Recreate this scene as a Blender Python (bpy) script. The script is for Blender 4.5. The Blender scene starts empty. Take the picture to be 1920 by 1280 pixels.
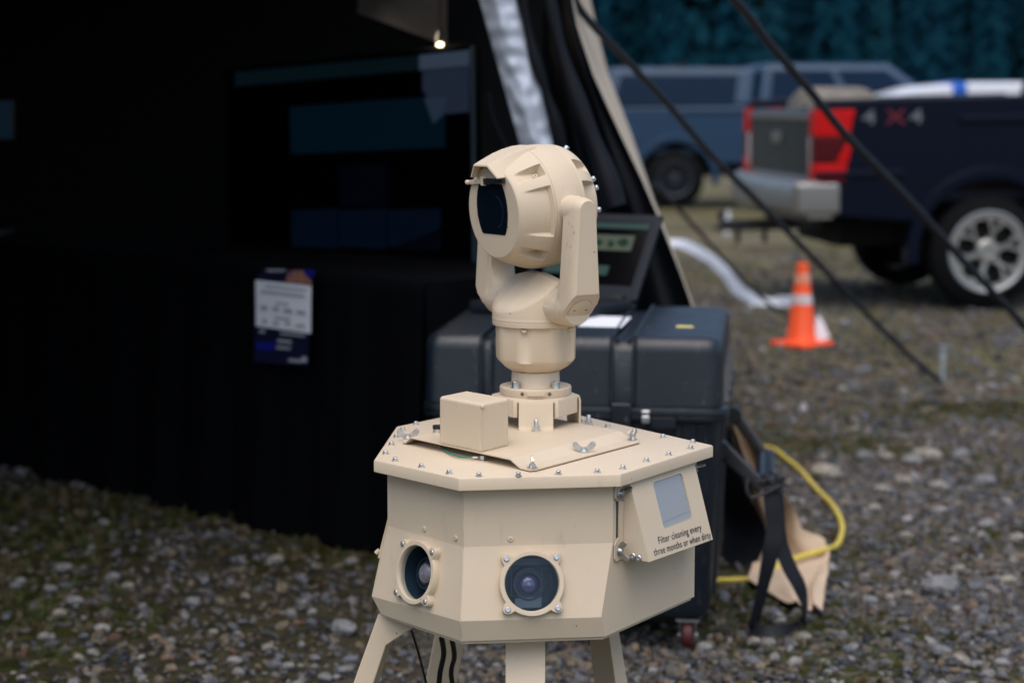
import bpy, bmesh, math, random
import numpy as np
from mathutils import Vector, Matrix, noise
from mathutils.geometry import tessellate_polygon
R = math.radians
random.seed(7)
rng = np.random.default_rng(7)
scene = bpy.context.scene
COL = scene.collection

# ------------------------------------------------------------------ camera, sky, sun, exposure
CAM = Vector((0, 0, 1.45)); PITCH = R(6.92); F = 3733.0     # focal length in pixels of a 1920 wide frame
cam_d = bpy.data.cameras.new('camera'); cam = bpy.data.objects.new('camera', cam_d); COL.objects.link(cam)
cam.location = CAM; cam.rotation_euler = (R(90) - PITCH, 0, 0)
cam_d.sensor_width = 36; cam_d.lens = F * 36 / 1920; cam_d.clip_start = .05; cam_d.clip_end = 2000
cam_d.dof.use_dof = True; cam_d.dof.focus_distance = 3.36; cam_d.dof.aperture_fstop = 3.2; cam_d.dof.aperture_blades = 9
scene.camera = cam
SUN_EL, SUN_AZ = R(67), R(186)        # azimuth from +Y towards +X
world = bpy.data.worlds.new('World'); scene.world = world; world.use_nodes = True
wn = world.node_tree; wn.nodes.clear()
sky = wn.nodes.new('ShaderNodeTexSky'); sky.sky_type = 'NISHITA'; sky.sun_disc = False
sky.sun_elevation = SUN_EL; sky.sun_rotation = SUN_AZ; sky.air_density = 1.0; sky.dust_density = 2.6; sky.ozone_density = 1.0
bg = wn.nodes.new('ShaderNodeBackground'); bg.inputs['Strength'].default_value = .125
wo = wn.nodes.new('ShaderNodeOutputWorld')
wn.links.new(sky.outputs[0], bg.inputs[0]); wn.links.new(bg.outputs[0], wo.inputs[0])
sun_d = bpy.data.lights.new('sun', 'SUN'); sun_d.energy = 1.3; sun_d.angle = R(80); sun_d.color = (1, .93, .84)
sun = bpy.data.objects.new('sun', sun_d); COL.objects.link(sun)
sdir = Vector((math.sin(SUN_AZ) * math.cos(SUN_EL), math.cos(SUN_AZ) * math.cos(SUN_EL), math.sin(SUN_EL)))
sun.rotation_euler = sdir.to_track_quat('Z', 'Y').to_euler(); sun.location = (4, -3, 8)
scene.view_settings.view_transform = 'Standard'; scene.view_settings.look = 'None'
scene.view_settings.gamma = 1; scene.view_settings.use_curve_mapping = False
scene.view_settings.exposure = .60
scene.render.engine = 'CYCLES'
scene.cycles.use_denoising = True
scene.cycles.max_bounces = 6; scene.cycles.diffuse_bounces = 3; scene.cycles.glossy_bounces = 3
scene.cycles.transparent_max_bounces = 8; scene.cycles.caustics_reflective = False; scene.cycles.caustics_refractive = False

# ------------------------------------------------------------------ helpers
cp_, sp_ = math.cos(PITCH), math.sin(PITCH)
def ray(px, py):
    a = (px - 960) / F; b = (640 - py) / F
    return Vector((a, cp_ + b * sp_, -sp_ + b * cp_))
def U(px, py, Y=None, z=None):
    """surveyed position: the world point seen at a spot of the photograph, at distance Y or at height z"""
    d = ray(px, py)
    t = Y / d.y if Y is not None else (z - CAM.z) / d.z
    return CAM + d * t

class MB:
    def __init__(s): s.v = []; s.f = []; s.m = []; s.mi = 0
    def add(s, vs, fs):
        o = len(s.v); s.v += [Vector(v) for v in vs]
        s.f += [tuple(i + o for i in f) for f in fs]; s.m += [s.mi] * len(fs); return s
    def box(s, c, size, M=None):
        hx, hy, hz = [q / 2 for q in size]; c = Vector(c)
        vs = [Vector((x, y, z)) for x in (-hx, hx) for y in (-hy, hy) for z in (-hz, hz)]
        vs = [(M @ v if M else v) + c for v in vs]
        return s.add(vs, [(0, 1, 3, 2), (4, 6, 7, 5), (0, 4, 5, 1), (2, 3, 7, 6), (0, 2, 6, 4), (1, 5, 7, 3)])
    def hexa(s, b, t):
        """b, t: matching loops of corner points"""
        n = len(b)
        fs = [tuple(range(n))[::-1], tuple(range(n, 2 * n))] + [(i, (i + 1) % n, n + (i + 1) % n, n + i) for i in range(n)]
        return s.add(list(b) + list(t), fs)
    def loft(s, loops, cap=True, closed=True):
        n = len(loops[0]); vs = [p for l in loops for p in l]; fs = []
        for k in range(len(loops) - 1):
            for i in range(n if closed else n - 1):
                j = (i + 1) % n
                fs.append((k * n + i, k * n + j, (k + 1) * n + j, (k + 1) * n + i))
        if cap and closed:
            fs.append(tuple(range(n))[::-1]); fs.append(tuple((len(loops) - 1) * n + i for i in range(n)))
        return s.add(vs, fs)
    def cyl(s, p0, p1, r0, r1=None, n=16, cap=True):
        r1 = r0 if r1 is None else r1
        p0, p1 = Vector(p0), Vector(p1); a = (p1 - p0).normalized()
        x = a.orthogonal().normalized(); y = a.cross(x)
        L = [[p + (x * math.cos(2 * math.pi * i / n) + y * math.sin(2 * math.pi * i / n)) * r for i in range(n)] for p, r in ((p0, r0), (p1, r1))]
        return s.loft(L, cap)
    def lathe(s, o, a, prof, n=32, cap=True):
        """prof: (distance along axis, radius)"""
        o, a = Vector(o), Vector(a).normalized(); x = a.orthogonal().normalized(); y = a.cross(x)
        L = [[o + a * t + (x * math.cos(2 * math.pi * i / n) + y * math.sin(2 * math.pi * i / n)) * r for i in range(n)] for t, r in prof]
        return s.loft(L, cap)
    def tube(s, pts, r, n=8, smooth=3):
        pts = catmull(pts, smooth); L = []; up = None
        for i, p in enumerate(pts):
            t = (pts[min(i + 1, len(pts) - 1)] - pts[max(i - 1, 0)]).normalized()
            if up is None: up = t.orthogonal().normalized()
            up = (up - t * up.dot(t)).normalized(); w = t.cross(up)
            rr = r(i / (len(pts) - 1)) if callable(r) else r
            L.append([p + (up * math.cos(2 * math.pi * k / n) + w * math.sin(2 * math.pi * k / n)) * rr for k in range(n)])
        return s.loft(L)
    def ribbon(s, pts, wid, side, th=.002, smooth=4):
        pts = catmull(pts, smooth); side = [Vector(q) for q in side]; L = []
        sd = catmull(side, smooth)
        for i, p in enumerate(pts):
            t = (pts[min(i + 1, len(pts) - 1)] - pts[max(i - 1, 0)]).normalized()
            q = sd[i]; q = (q - t * q.dot(t)).normalized(); nn = t.cross(q)
            w = wid / 2
            L.append([p - q * w - nn * th / 2, p + q * w - nn * th / 2, p + q * w + nn * th / 2, p - q * w + nn * th / 2])
        return s.loft(L)
    def sphere(s, c, r, n=12, sc=(1, 1, 1)):
        c = Vector(c); L = []
        for i in range(1, n // 2):
            t = math.pi * i / (n // 2)
            L.append([c + Vector((math.sin(t) * math.cos(2 * math.pi * k / n) * r * sc[0], math.sin(t) * math.sin(2 * math.pi * k / n) * r * sc[1], math.cos(t) * r * sc[2])) for k in range(n)])
        return s.loft(L)
    def grid(s, fn, nu, nv):
        vs = [fn(i / nu, j / nv) for i in range(nu + 1) for j in range(nv + 1)]
        return s.add(vs, [(i * (nv + 1) + j, (i + 1) * (nv + 1) + j, (i + 1) * (nv + 1) + j + 1, i * (nv + 1) + j + 1) for i in range(nu) for j in range(nv)])

def catmull(p, k):
    p = [Vector(q) for q in p]
    if k <= 1 or len(p) < 3: return p
    out = []
    for i in range(len(p) - 1):
        a = p[max(i - 1, 0)]; b = p[i]; c = p[i + 1]; d = p[min(i + 2, len(p) - 1)]
        for j in range(k):
            t = j / k
            out.append(.5 * ((2 * b) + (c - a) * t + (2 * a - 5 * b + 4 * c - d) * t * t + (3 * b - a - 3 * c + d) * t ** 3))
    return out + [p[-1]]

OFF = {}
def islands(mb):
    n = len(mb.v); par = list(range(n))
    def find(i):
        while par[i] != i: par[i] = par[par[i]]; i = par[i]
        return i
    for f in mb.f:
        for i in f[1:]: par[find(i)] = find(f[0])
    groups = {}
    for f in mb.f: groups.setdefault(find(f[0]), []).append(f)
    out = []
    for fs in groups.values():
        ids = sorted({i for f in fs for i in f}); mp = {a: b for b, a in enumerate(ids)}
        q = MB(); q.add([mb.v[i] for i in ids], [tuple(mp[i] for i in f) for f in fs]); out.append(q)
    return out
SPLIT = {'wheel_arch', 'bumper_end', 'filter_grid', 'slot', 'leg_notch', 'bore', 'door_handle', 'rib', 'buckle', 'latch_slot', 'paint_chip', 'hinge'}
def obj(name, mb, mats, parent=None, **kw):
    if name in SPLIT:
        for q in islands(mb): o = obj_(name, q, mats, parent, **kw)
        return o
    return obj_(name, mb, mats, parent, **kw)
def obj_(name, mb, mats, parent=None, smooth=35, bevel=0, seg=2, fix=True, label=None, local=False):
    off = Vector((0, 0, 0)) if (parent is None or local) else OFF.get(parent, Vector((0, 0, 0)))
    me = bpy.data.meshes.new(name)
    me.from_pydata([tuple(v - off) for v in mb.v], [], mb.f)
    if not isinstance(mats, (list, tuple)): mats = [mats]
    for m in mats: me.materials.append(m)
    if len(mats) > 1: me.polygons.foreach_set('material_index', mb.m)
    if fix:
        bm = bmesh.new(); bm.from_mesh(me); bmesh.ops.recalc_face_normals(bm, faces=bm.faces); bm.to_mesh(me); bm.free()
    me.update()
    if smooth:
        me.shade_smooth(); me.set_sharp_from_angle(angle=R(smooth))
    o = bpy.data.objects.new(name, me); COL.objects.link(o)
    if parent is not None:
        o.parent = parent; OFF[o] = off
    if bevel:
        b = o.modifiers.new('bevel', 'BEVEL'); b.width = bevel; b.segments = seg; b.limit_method = 'ANGLE'; b.angle_limit = R(40)
        w = o.modifiers.new('wn', 'WEIGHTED_NORMAL'); w.keep_sharp = False
        if smooth: me.set_sharp_from_angle(angle=R(180))
    if label: o['label'] = label
    return o
def share(src, name, loc, parent, rot=(0, 0, 0), scale=(1, 1, 1)):
    """another object on the same mesh; loc in world coordinates"""
    o = bpy.data.objects.new(name, src); COL.objects.link(o); o.parent = parent
    o.location = Vector(loc) - OFF.get(parent, Vector((0, 0, 0))); o.rotation_euler = rot; o.scale = scale
    OFF[o] = OFF.get(parent, Vector((0, 0, 0)))
    return o
def mesh_of(mb, mats, smooth=35, name='m'):
    me = bpy.data.meshes.new(name); me.from_pydata([tuple(v) for v in mb.v], [], mb.f)
    if not isinstance(mats, (list, tuple)): mats = [mats]
    for m in mats: me.materials.append(m)
    if len(mats) > 1: me.polygons.foreach_set('material_index', mb.m)
    bm = bmesh.new(); bm.from_mesh(me); bmesh.ops.recalc_face_normals(bm, faces=bm.faces); bm.to_mesh(me); bm.free()
    me.shade_smooth(); me.set_sharp_from_angle(angle=R(smooth)); return me
def tag(o, label=None, cat=None, group=None, kind=None):
    if label: o['label'] = label
    if cat: o['category'] = cat
    if group: o['group'] = group
    if kind: o['kind'] = kind
    return o
def thing(name, label, cat, loc=(0, 0, 0), rz=0, group=None, off=True):
    o = bpy.data.objects.new(name, None); COL.objects.link(o); o.empty_display_size = .1
    o.location = loc; o.rotation_euler = (0, 0, rz)
    OFF[o] = Vector(loc) if off else Vector((0, 0, 0))
    return tag(o, label, cat, group)
def text_mb(txt, size, M, sx=1.0, depth=0):
    c = bpy.data.curves.new('t', 'FONT'); c.body = txt; c.size = size; c.align_x = 'LEFT'; c.space_character = 1.08; c.offset = size * .003
    o = bpy.data.objects.new('t', c); COL.objects.link(o); bpy.context.view_layer.update()
    me = bpy.data.meshes.new_from_object(o)
    mb = MB(); mb.add([M @ Vector((v.co.x * sx, v.co.y, 0)) for v in me.vertices], [tuple(p.vertices) for p in me.polygons])
    bpy.data.objects.remove(o); return mb

# ------------------------------------------------------------------ materials
def mat(name, col, rough=.6, metal=0, noise_amt=0, noise_scale=20, bump=0, bump_scale=200, col2=None, bevel=0, coat=0, emis=None, es=0, spec=None, sheen=0, trans=0, alpha=1):
    m = bpy.data.materials.new(name); m.use_nodes = True; nt = m.node_tree; n = nt.nodes; b = n['Principled BSDF']; l = nt.links
    b.inputs['Base Color'].default_value = (*col, 1); b.inputs['Roughness'].default_value = rough; b.inputs['Metallic'].default_value = metal
    if coat: b.inputs['Coat Weight'].default_value = coat; b.inputs['Coat Roughness'].default_value = .04
    if spec is not None: b.inputs['Specular IOR Level'].default_value = spec
    if sheen: b.inputs['Sheen Weight'].default_value = sheen
    if emis: b.inputs['Emission Color'].default_value = (*emis, 1); b.inputs['Emission Strength'].default_value = es
    tc = n.new('ShaderNodeTexCoord')
    if noise_amt:
        t = n.new('ShaderNodeTexNoise'); t.inputs['Scale'].default_value = noise_scale; t.inputs['Detail'].default_value = 6
        l.new(tc.outputs['Object'], t.inputs['Vector'])
        mr = n.new('ShaderNodeMapRange'); mr.inputs['From Min'].default_value = .32; mr.inputs['From Max'].default_value = .68
        l.new(t.outputs['Fac'], mr.inputs['Value'])
        mx = n.new('ShaderNodeMix'); mx.data_type = 'RGBA'
        c2 = col2 or tuple(c * (1 - noise_amt) for c in col)
        mx.inputs['A'].default_value = (*c2, 1); mx.inputs['B'].default_value = (*col, 1)
        l.new(mr.outputs[0], mx.inputs['Factor']); l.new(mx.outputs['Result'], b.inputs['Base Color'])
        rr = n.new('ShaderNodeMapRange'); rr.inputs['To Min'].default_value = min(1, rough + .1); rr.inputs['To Max'].default_value = max(0, rough - .06)
        l.new(t.outputs['Fac'], rr.inputs['Value']); l.new(rr.outputs[0], b.inputs['Roughness'])
    last = None
    if bevel:
        bv = n.new('ShaderNodeBevel'); bv.samples = 4; bv.inputs['Radius'].default_value = bevel; last = bv.outputs[0]
    if bump:
        t2 = n.new('ShaderNodeTexNoise'); t2.inputs['Scale'].default_value = bump_scale; t2.inputs['Detail'].default_value = 4
        l.new(tc.outputs['Object'], t2.inputs['Vector'])
        bp = n.new('ShaderNodeBump'); bp.inputs['Strength'].default_value = bump; bp.inputs['Distance'].default_value = .002
        l.new(t2.outputs['Fac'], bp.inputs['Height'])
        if last: l.new(last, bp.inputs['Normal'])
        last = bp.outputs[0]
    if last: l.new(last, b.inputs['Normal'])
    return m
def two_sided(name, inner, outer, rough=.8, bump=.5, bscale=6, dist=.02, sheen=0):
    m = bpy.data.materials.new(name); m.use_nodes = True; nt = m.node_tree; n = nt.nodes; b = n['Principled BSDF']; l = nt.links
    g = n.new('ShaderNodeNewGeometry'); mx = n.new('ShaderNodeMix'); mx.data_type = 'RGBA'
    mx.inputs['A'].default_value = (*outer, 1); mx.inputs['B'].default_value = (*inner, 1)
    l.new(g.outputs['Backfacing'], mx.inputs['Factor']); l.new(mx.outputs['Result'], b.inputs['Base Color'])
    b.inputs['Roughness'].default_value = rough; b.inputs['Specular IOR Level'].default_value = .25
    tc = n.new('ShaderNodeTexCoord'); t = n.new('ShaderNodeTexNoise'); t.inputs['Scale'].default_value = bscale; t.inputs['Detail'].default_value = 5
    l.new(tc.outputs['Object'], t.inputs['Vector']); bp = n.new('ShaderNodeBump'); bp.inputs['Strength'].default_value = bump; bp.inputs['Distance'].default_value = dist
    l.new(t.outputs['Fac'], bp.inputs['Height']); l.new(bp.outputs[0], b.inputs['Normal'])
    return m

def tan_paint():
    m = mat('tan_paint', (.66, .54, .39), .5, noise_amt=.05, noise_scale=9, bump=.12, bump_scale=900, bevel=.0016, spec=.4)
    nt = m.node_tree; n = nt.nodes; l = nt.links; b = n['Principled BSDF']
    # faint dust and rub marks: wear with a shape of its own
    tc = n.new('ShaderNodeTexCoord'); mp = n.new('ShaderNodeMapping'); mp.inputs['Scale'].default_value = (60, 60, 14)
    l.new(tc.outputs['Object'], mp.inputs[0]); t = n.new('ShaderNodeTexNoise'); t.inputs['Scale'].default_value = 1; t.inputs['Detail'].default_value = 8; t.inputs['Roughness'].default_value = .7
    l.new(mp.outputs[0], t.inputs['Vector']); mr = n.new('ShaderNodeMapRange'); mr.inputs['From Min'].default_value = .60; mr.inputs['From Max'].default_value = .80; mr.inputs['To Max'].default_value = .42
    l.new(t.outputs['Fac'], mr.inputs['Value'])
    src = b.inputs['Base Color'].links[0].from_socket
    mx = n.new('ShaderNodeMix'); mx.data_type = 'RGBA'; mx.inputs['B'].default_value = (.36, .30, .22, 1)
    l.new(src, mx.inputs['A']); l.new(mr.outputs[0], mx.inputs['Factor']); l.new(mx.outputs['Result'], b.inputs['Base Color'])
    # small dark specks where paint has been knocked off
    v = n.new('ShaderNodeTexVoronoi'); v.inputs['Scale'].default_value = 26; l.new(tc.outputs['Object'], v.inputs['Vector'])
    t3 = n.new('ShaderNodeTexNoise'); t3.inputs['Scale'].default_value = 7; l.new(tc.outputs['Object'], t3.inputs['Vector'])
    a = n.new('ShaderNodeMath'); a.operation = 'LESS_THAN'; l.new(v.outputs['Distance'], a.inputs[0]); a.inputs[1].default_value = .035
    b2 = n.new('ShaderNodeMath'); b2.operation = 'GREATER_THAN'; l.new(t3.outputs['Fac'], b2.inputs[0]); b2.inputs[1].default_value = .52
    c2 = n.new('ShaderNodeMath'); c2.operation = 'MULTIPLY'; l.new(a.outputs[0], c2.inputs[0]); l.new(b2.outputs[0], c2.inputs[1])
    mx2 = n.new('ShaderNodeMix'); mx2.data_type = 'RGBA'; mx2.inputs['B'].default_value = (.10, .08, .06, 1)
    l.new(mx.outputs['Result'], mx2.inputs['A']); l.new(c2.outputs[0], mx2.inputs['Factor']); l.new(mx2.outputs['Result'], b.inputs['Base Color'])
    return m
def scuffed_case():
    m = mat('case_plastic', (.005, .010, .018), .34, noise_amt=.35, noise_scale=14, bump=.35, bump_scale=420, bevel=.003, spec=.6)
    nt = m.node_tree; n = nt.nodes; l = nt.links; b = n['Principled BSDF']; tc = n.new('ShaderNodeTexCoord'); src = b.inputs['Base Color'].links[0].from_socket
    for sc, lo, hi, amt in (((90, 14, 30), .64, .72, .55), ((16, 60, 90), .66, .73, .5), ((9, 9, 9), .58, .78, .10)):
        mp = n.new('ShaderNodeMapping'); mp.inputs['Scale'].default_value = sc; mp.inputs['Rotation'].default_value = (.3, .2, .5); l.new(tc.outputs['Object'], mp.inputs[0])
        t = n.new('ShaderNodeTexNoise'); t.inputs['Scale'].default_value = 1; t.inputs['Detail'].default_value = 7; l.new(mp.outputs[0], t.inputs['Vector'])
        r = n.new('ShaderNodeMapRange'); r.inputs['From Min'].default_value = lo; r.inputs['From Max'].default_value = hi; r.inputs['To Max'].default_value = amt; l.new(t.outputs['Fac'], r.inputs['Value'])
        x = n.new('ShaderNodeMix'); x.data_type = 'RGBA'; x.inputs['B'].default_value = (.085, .095, .11, 1); l.new(src, x.inputs['A']); l.new(r.outputs[0], x.inputs['Factor']); src = x.outputs['Result']
    l.new(src, b.inputs['Base Color']); return m
M = {}
M['tan'] = tan_paint()
M['steel'] = mat('zinc_steel', (.78, .79, .80), .34, 1, noise_amt=.25, noise_scale=300)
M['dull_steel'] = mat('dull_steel', (.66, .66, .65), .42, 1, noise_amt=.3, noise_scale=120)
M['black_plastic'] = mat('black_plastic', (.012, .013, .015), .45, bump=.2, bump_scale=500)
M['case'] = scuffed_case(); M['laptop'] = mat('laptop_shell', (.006, .009, .016), .5, spec=.3, bump=.2, bump_scale=300, bevel=.002)
M['black_cloth'] = mat('black_cloth', (.0016, .002, .0032), .97, bump=.4, bump_scale=60, spec=.06)
M['web'] = mat('webbing', (.010, .012, .018), .6, bump=.5, bump_scale=700, spec=.4)
M['hole'] = mat('dark_hole', (.004, .004, .005), .9)
M['glass_dark'] = mat('coated_window', (.003, .008, .014), .06, coat=1, spec=.8)
M['lens'] = mat('lens_glass', (.010, .008, .02), .03, coat=1, spec=1)
M['lens_purple'] = mat('coated_lens', (.09, .06, .16), .08, coat=1, spec=1)
M['lens_metal'] = mat('lens_barrel', (.010, .016, .022), .35, spec=.6)
M['text'] = mat('printed_ink', (.02, .02, .05), .6)
M['white'] = mat('white_paper', (.80, .82, .88), .7, noise_amt=.05)
M['navy_print'] = mat('navy_print', (.004, .006, .035), .5)
M['blue_print'] = mat('blue_print', (.004, .01, .22), .5)
M['grey_print'] = mat('grey_print', (.36, .38, .42), .7)
M['orange_print'] = mat('orange_print', (.45, .20, .06), .6, noise_amt=.9, noise_scale=60, col2=(.06, .03, .16))
M['yellow_tag'] = mat('yellow_tag', (.85, .68, .22), .6)
M['yellow_cable'] = mat('yellow_cable', (.72, .56, .07), .45, noise_amt=.12, noise_scale=30)
M['green_cable'] = mat('green_wire', (.01, .18, .14), .4)
M['beige_cloth'] = mat('beige_fabric', (.62, .47, .33), .85, noise_amt=.14, noise_scale=7, bump=.6, bump_scale=45)
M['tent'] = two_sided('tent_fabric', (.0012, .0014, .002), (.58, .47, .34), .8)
M['black_sheet'] = mat('black_liner', (.0028, .004, .0075), .6, bump=.7, bump_scale=7, spec=.22)
M['duct'] = mat('silver_foil', (.62, .68, .78), .5, .25, noise_amt=.3, noise_scale=12, bump=.6, bump_scale=20)
M['red_wheel'] = mat('red_caster', (.07, .008, .012), .5)
M['tyre'] = mat('tyre_rubber', (.0045, .005, .006), .85, spec=.15, bump=.4, bump_scale=60)
M['rim'] = mat('alloy_rim', (.40, .40, .39), .35, .8)
M['rim_dark'] = mat('dark_rim', (.03, .035, .045), .4, .5)
M['chrome'] = mat('chrome', (.30, .29, .28), .36, .75, noise_amt=.1, noise_scale=3)
M['gate_silver'] = mat('tailgate_paint', (.035, .045, .05), .4, .1, noise_amt=.4, noise_scale=1.5, spec=.3)
M['navy'] = mat('navy_car_paint', (.0002, .003, .013), .33, spec=.16, noise_amt=.1, noise_scale=2)
M['slate'] = mat('slate_car_paint', (.015, .044, .090), .36, coat=.15, spec=.35)
M['white_paint'] = mat('white_car_paint', (.72, .74, .78), .3, coat=.4)
M['blue_paint'] = mat('blue_stripe', (.01, .10, .50), .4)
M['auto_glass'] = mat('car_glass', (.003, .014, .036), .25, spec=.08)
M['red_lens'] = mat('red_lens', (.55, .003, .003), .45, spec=.2)
M['dark_lens'] = mat('smoked_red_lens', (.07, .002, .004), .4, spec=.2)
M['white_lens'] = mat('clear_lens', (.55, .45, .46), .25)
M['orange'] = mat('cone_orange', (1.0, .10, .012), .5, noise_amt=.08, noise_scale=14)
M['reflective'] = mat('reflective_collar', (.75, .68, .70), .45, noise_amt=.2, noise_scale=30)
M['white_tape'] = mat('white_tape', (.70, .73, .80), .5, noise_amt=.2, noise_scale=8)
M['bluish_steel'] = mat('painted_stake', (.40, .46, .52), .45, .3)
M['cargo'] = mat('tan_cargo', (.22, .19, .15), .7, noise_amt=.5, noise_scale=5)
def screen(name, rgb, s, rough=.25):
    m = mat(name, (.003, .004, .006), rough, spec=.12, emis=rgb, es=s, noise_amt=0); return m
M['panel_off'] = mat('display_glass', (.001, .001, .002), .16, spec=.25)
M['ui_blue'] = screen('lit_map_blue', (.03, .30, .60), .009)
M['ui_dim'] = screen('lit_panel_dim', (.06, .10, .50), .0022)
M['ui_low'] = screen('lit_view_blue', (.04, .22, .60), .007)
M['refl_teal'] = screen('reflection_teal', (.10, .35, .50), .009)  # this and the next: tones of reflections painted on the display
M['refl_grey'] = screen('reflection_grey', (.35, .50, .80), .05)
M['ui_green'] = screen('lit_map_green', (.42, .50, .36), .12)
M['ui_green2'] = screen('lit_bar_green', (.22, .42, .38), .10)
M['ui_land'] = screen('lit_map_land', (.05, .20, .10), .10)
M['ui_left'] = screen('lit_monitor_blue', (.005, .26, .62), .013)
M['bulb'] = mat('lit_bulb', (1, .9, .6), .5, emis=(1, .86, .55), es=6)

def ground_mat():
    m = bpy.data.materials.new('dirt_and_moss'); m.use_nodes = True; nt = m.node_tree; n = nt.nodes; l = nt.links; b = n['Principled BSDF']
    tc = n.new('ShaderNodeTexCoord')
    def nz(s, d=6, r=.6):
        t = n.new('ShaderNodeTexNoise'); t.inputs['Scale'].default_value = s; t.inputs['Detail'].default_value = d; t.inputs['Roughness'].default_value = r
        l.new(tc.outputs['Object'], t.inputs['Vector']); return t.outputs['Fac']
    def ramp(x, a, c, lo=0, hi=1):
        r = n.new('ShaderNodeMapRange'); r.inputs['From Min'].default_value = a; r.inputs['From Max'].default_value = c
        r.inputs['To Min'].default_value = lo; r.inputs['To Max'].default_value = hi; l.new(x, r.inputs['Value']); return r.outputs[0]
    def mix(f, a, c):
        x = n.new('ShaderNodeMix'); x.data_type = 'RGBA'
        l.new(f, x.inputs['Factor'])
        for k, q in (('A', a), ('B', c)):
            if isinstance(q, tuple): x.inputs[k].default_value = (*q, 1)
            else: l.new(q, x.inputs[k])
        return x.outputs['Result']
    v = n.new('ShaderNodeTexVoronoi'); v.inputs['Scale'].default_value = 55; l.new(tc.outputs['Object'], v.inputs['Vector'])
    sep = n.new('ShaderNodeSeparateColor'); l.new(v.outputs['Color'], sep.inputs[0])
    pebble = mix(sep.outputs[0], (.035, .03, .025), (.18, .17, .16))
    dirt = mix(ramp(nz(9), .35, .65), (.022, .018, .013), (.075, .062, .045))
    base = mix(ramp(nz(3.1), .42, .6), dirt, pebble)
    moss = mix(ramp(nz(40, 3), .35, .65), (.020, .022, .007), (.075, .075, .020))
    near = mix(ramp(nz(1.7, 7, .7), .47, .6, 0, .85), base, moss)
    grass = mix(ramp(nz(1.1, 5), .38, .62), (.080, .066, .038), (.125, .118, .045))
    brown = mix(ramp(nz(.55, 5), .45, .62, 0, .8), grass, (.155, .125, .088))
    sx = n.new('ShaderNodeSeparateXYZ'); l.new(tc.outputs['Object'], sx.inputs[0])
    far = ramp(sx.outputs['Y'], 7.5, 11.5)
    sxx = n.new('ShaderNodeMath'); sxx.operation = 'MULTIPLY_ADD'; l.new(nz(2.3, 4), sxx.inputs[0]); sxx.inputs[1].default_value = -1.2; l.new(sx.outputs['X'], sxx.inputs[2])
    shaded_soil = mix(ramp(nz(14, 6), .35, .62), (.012, .010, .008), (.050, .046, .018))  # mossy soil, darkened further on the left in place of shade
    near = mix(ramp(sxx.outputs[0], -1.3, -.5, 1, 0), near, shaded_soil)
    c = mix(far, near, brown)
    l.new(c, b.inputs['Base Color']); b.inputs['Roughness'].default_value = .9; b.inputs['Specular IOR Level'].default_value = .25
    bp = n.new('ShaderNodeBump'); bp.inputs['Strength'].default_value = .8; bp.inputs['Distance'].default_value = .012
    l.new(nz(60, 5, .7), bp.inputs['Height']); l.new(bp.outputs[0], b.inputs['Normal'])
    return m
def random_mat(name, stops, rough, noise_scale=40, bump=.5, spec=.4):
    """colour picked per stone or tuft"""
    m = bpy.data.materials.new(name); m.use_nodes = True; nt = m.node_tree; n = nt.nodes; l = nt.links; b = n['Principled BSDF']
    oi = n.new('ShaderNodeObjectInfo'); cr = n.new('ShaderNodeValToRGB'); e = cr.color_ramp; e.interpolation = 'LINEAR'
    while len(e.elements) < len(stops): e.elements.new(.5)
    for q, (p, c) in zip(e.elements, stops): q.position = p; q.color = (*c, 1)
    l.new(oi.outputs['Random'], cr.inputs[0])
    tc = n.new('ShaderNodeTexCoord'); t = n.new('ShaderNodeTexNoise'); t.inputs['Scale'].default_value = noise_scale; t.inputs['Detail'].default_value = 5
    l.new(tc.outputs['Object'], t.inputs['Vector'])
    mr = n.new('ShaderNodeMapRange'); mr.inputs['From Min'].default_value = .3; mr.inputs['From Max'].default_value = .7; mr.inputs['To Min'].default_value = .62; mr.inputs['To Max'].default_value = 1.25
    l.new(t.outputs['Fac'], mr.inputs['Value'])
    mu = n.new('ShaderNodeVectorMath'); mu.operation = 'SCALE'; l.new(cr.outputs[0], mu.inputs[0]); l.new(mr.outputs[0], mu.inputs['Scale'])
    l.new(mu.outputs[0], b.inputs['Base Color']); b.inputs['Roughness'].default_value = rough; b.inputs['Specular IOR Level'].default_value = spec
    if bump:
        bp = n.new('ShaderNodeBump'); bp.inputs['Strength'].default_value = bump; bp.inputs['Distance'].default_value = .1
        l.new(t.outputs['Fac'], bp.inputs['Height']); l.new(bp.outputs[0], b.inputs['Normal'])
    return m
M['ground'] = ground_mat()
STONES = [(0, (.022, .026, .034)), (.14, (.08, .084, .09)), (.30, (.15, .16, .185)), (.42, (.055, .044, .034)), (.56, (.17, .14, .10)), (.70, (.085, .085, .09)), (.82, (.235, .18, .12)), (.88, (.10, .052, .032)), (.93, (.20, .195, .185)), (.985, (.27, .26, .25)), (1, (.42, .41, .40))]
M['stone'] = random_mat('river_stone', STONES, .7, 1.6)
M['pale_stone'] = random_mat('pale_river_stone', [(0, (.17, .175, .185)), (.35, (.24, .24, .245)), (.6, (.30, .27, .22)), (.8, (.20, .195, .19)), (1, (.36, .35, .33))], .7, 1.6)
M['grass'] = random_mat('grass_blade', [(0, (.05, .085, .02)), (.3, (.09, .11, .03)), (.55, (.16, .13, .07)), (.8, (.22, .17, .10)), (1, (.10, .06, .035))], .8, 3, 0, .2)
M['moss'] = random_mat('moss_cushion', [(0, (.035, .04, .012)), (.5, (.07, .075, .018)), (.8, (.11, .12, .03)), (1, (.06, .035, .02))], .95, 14, .8, .1)
M['conifer'] = random_mat('conifer_needles', [(0, (.002, .034, .060)), (.5, (.002, .040, .068)), (1, (.005, .050, .075))], .9, .8, 0, .1)
M['bark'] = mat('conifer_bark', (.06, .05, .045), .9)

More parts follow.
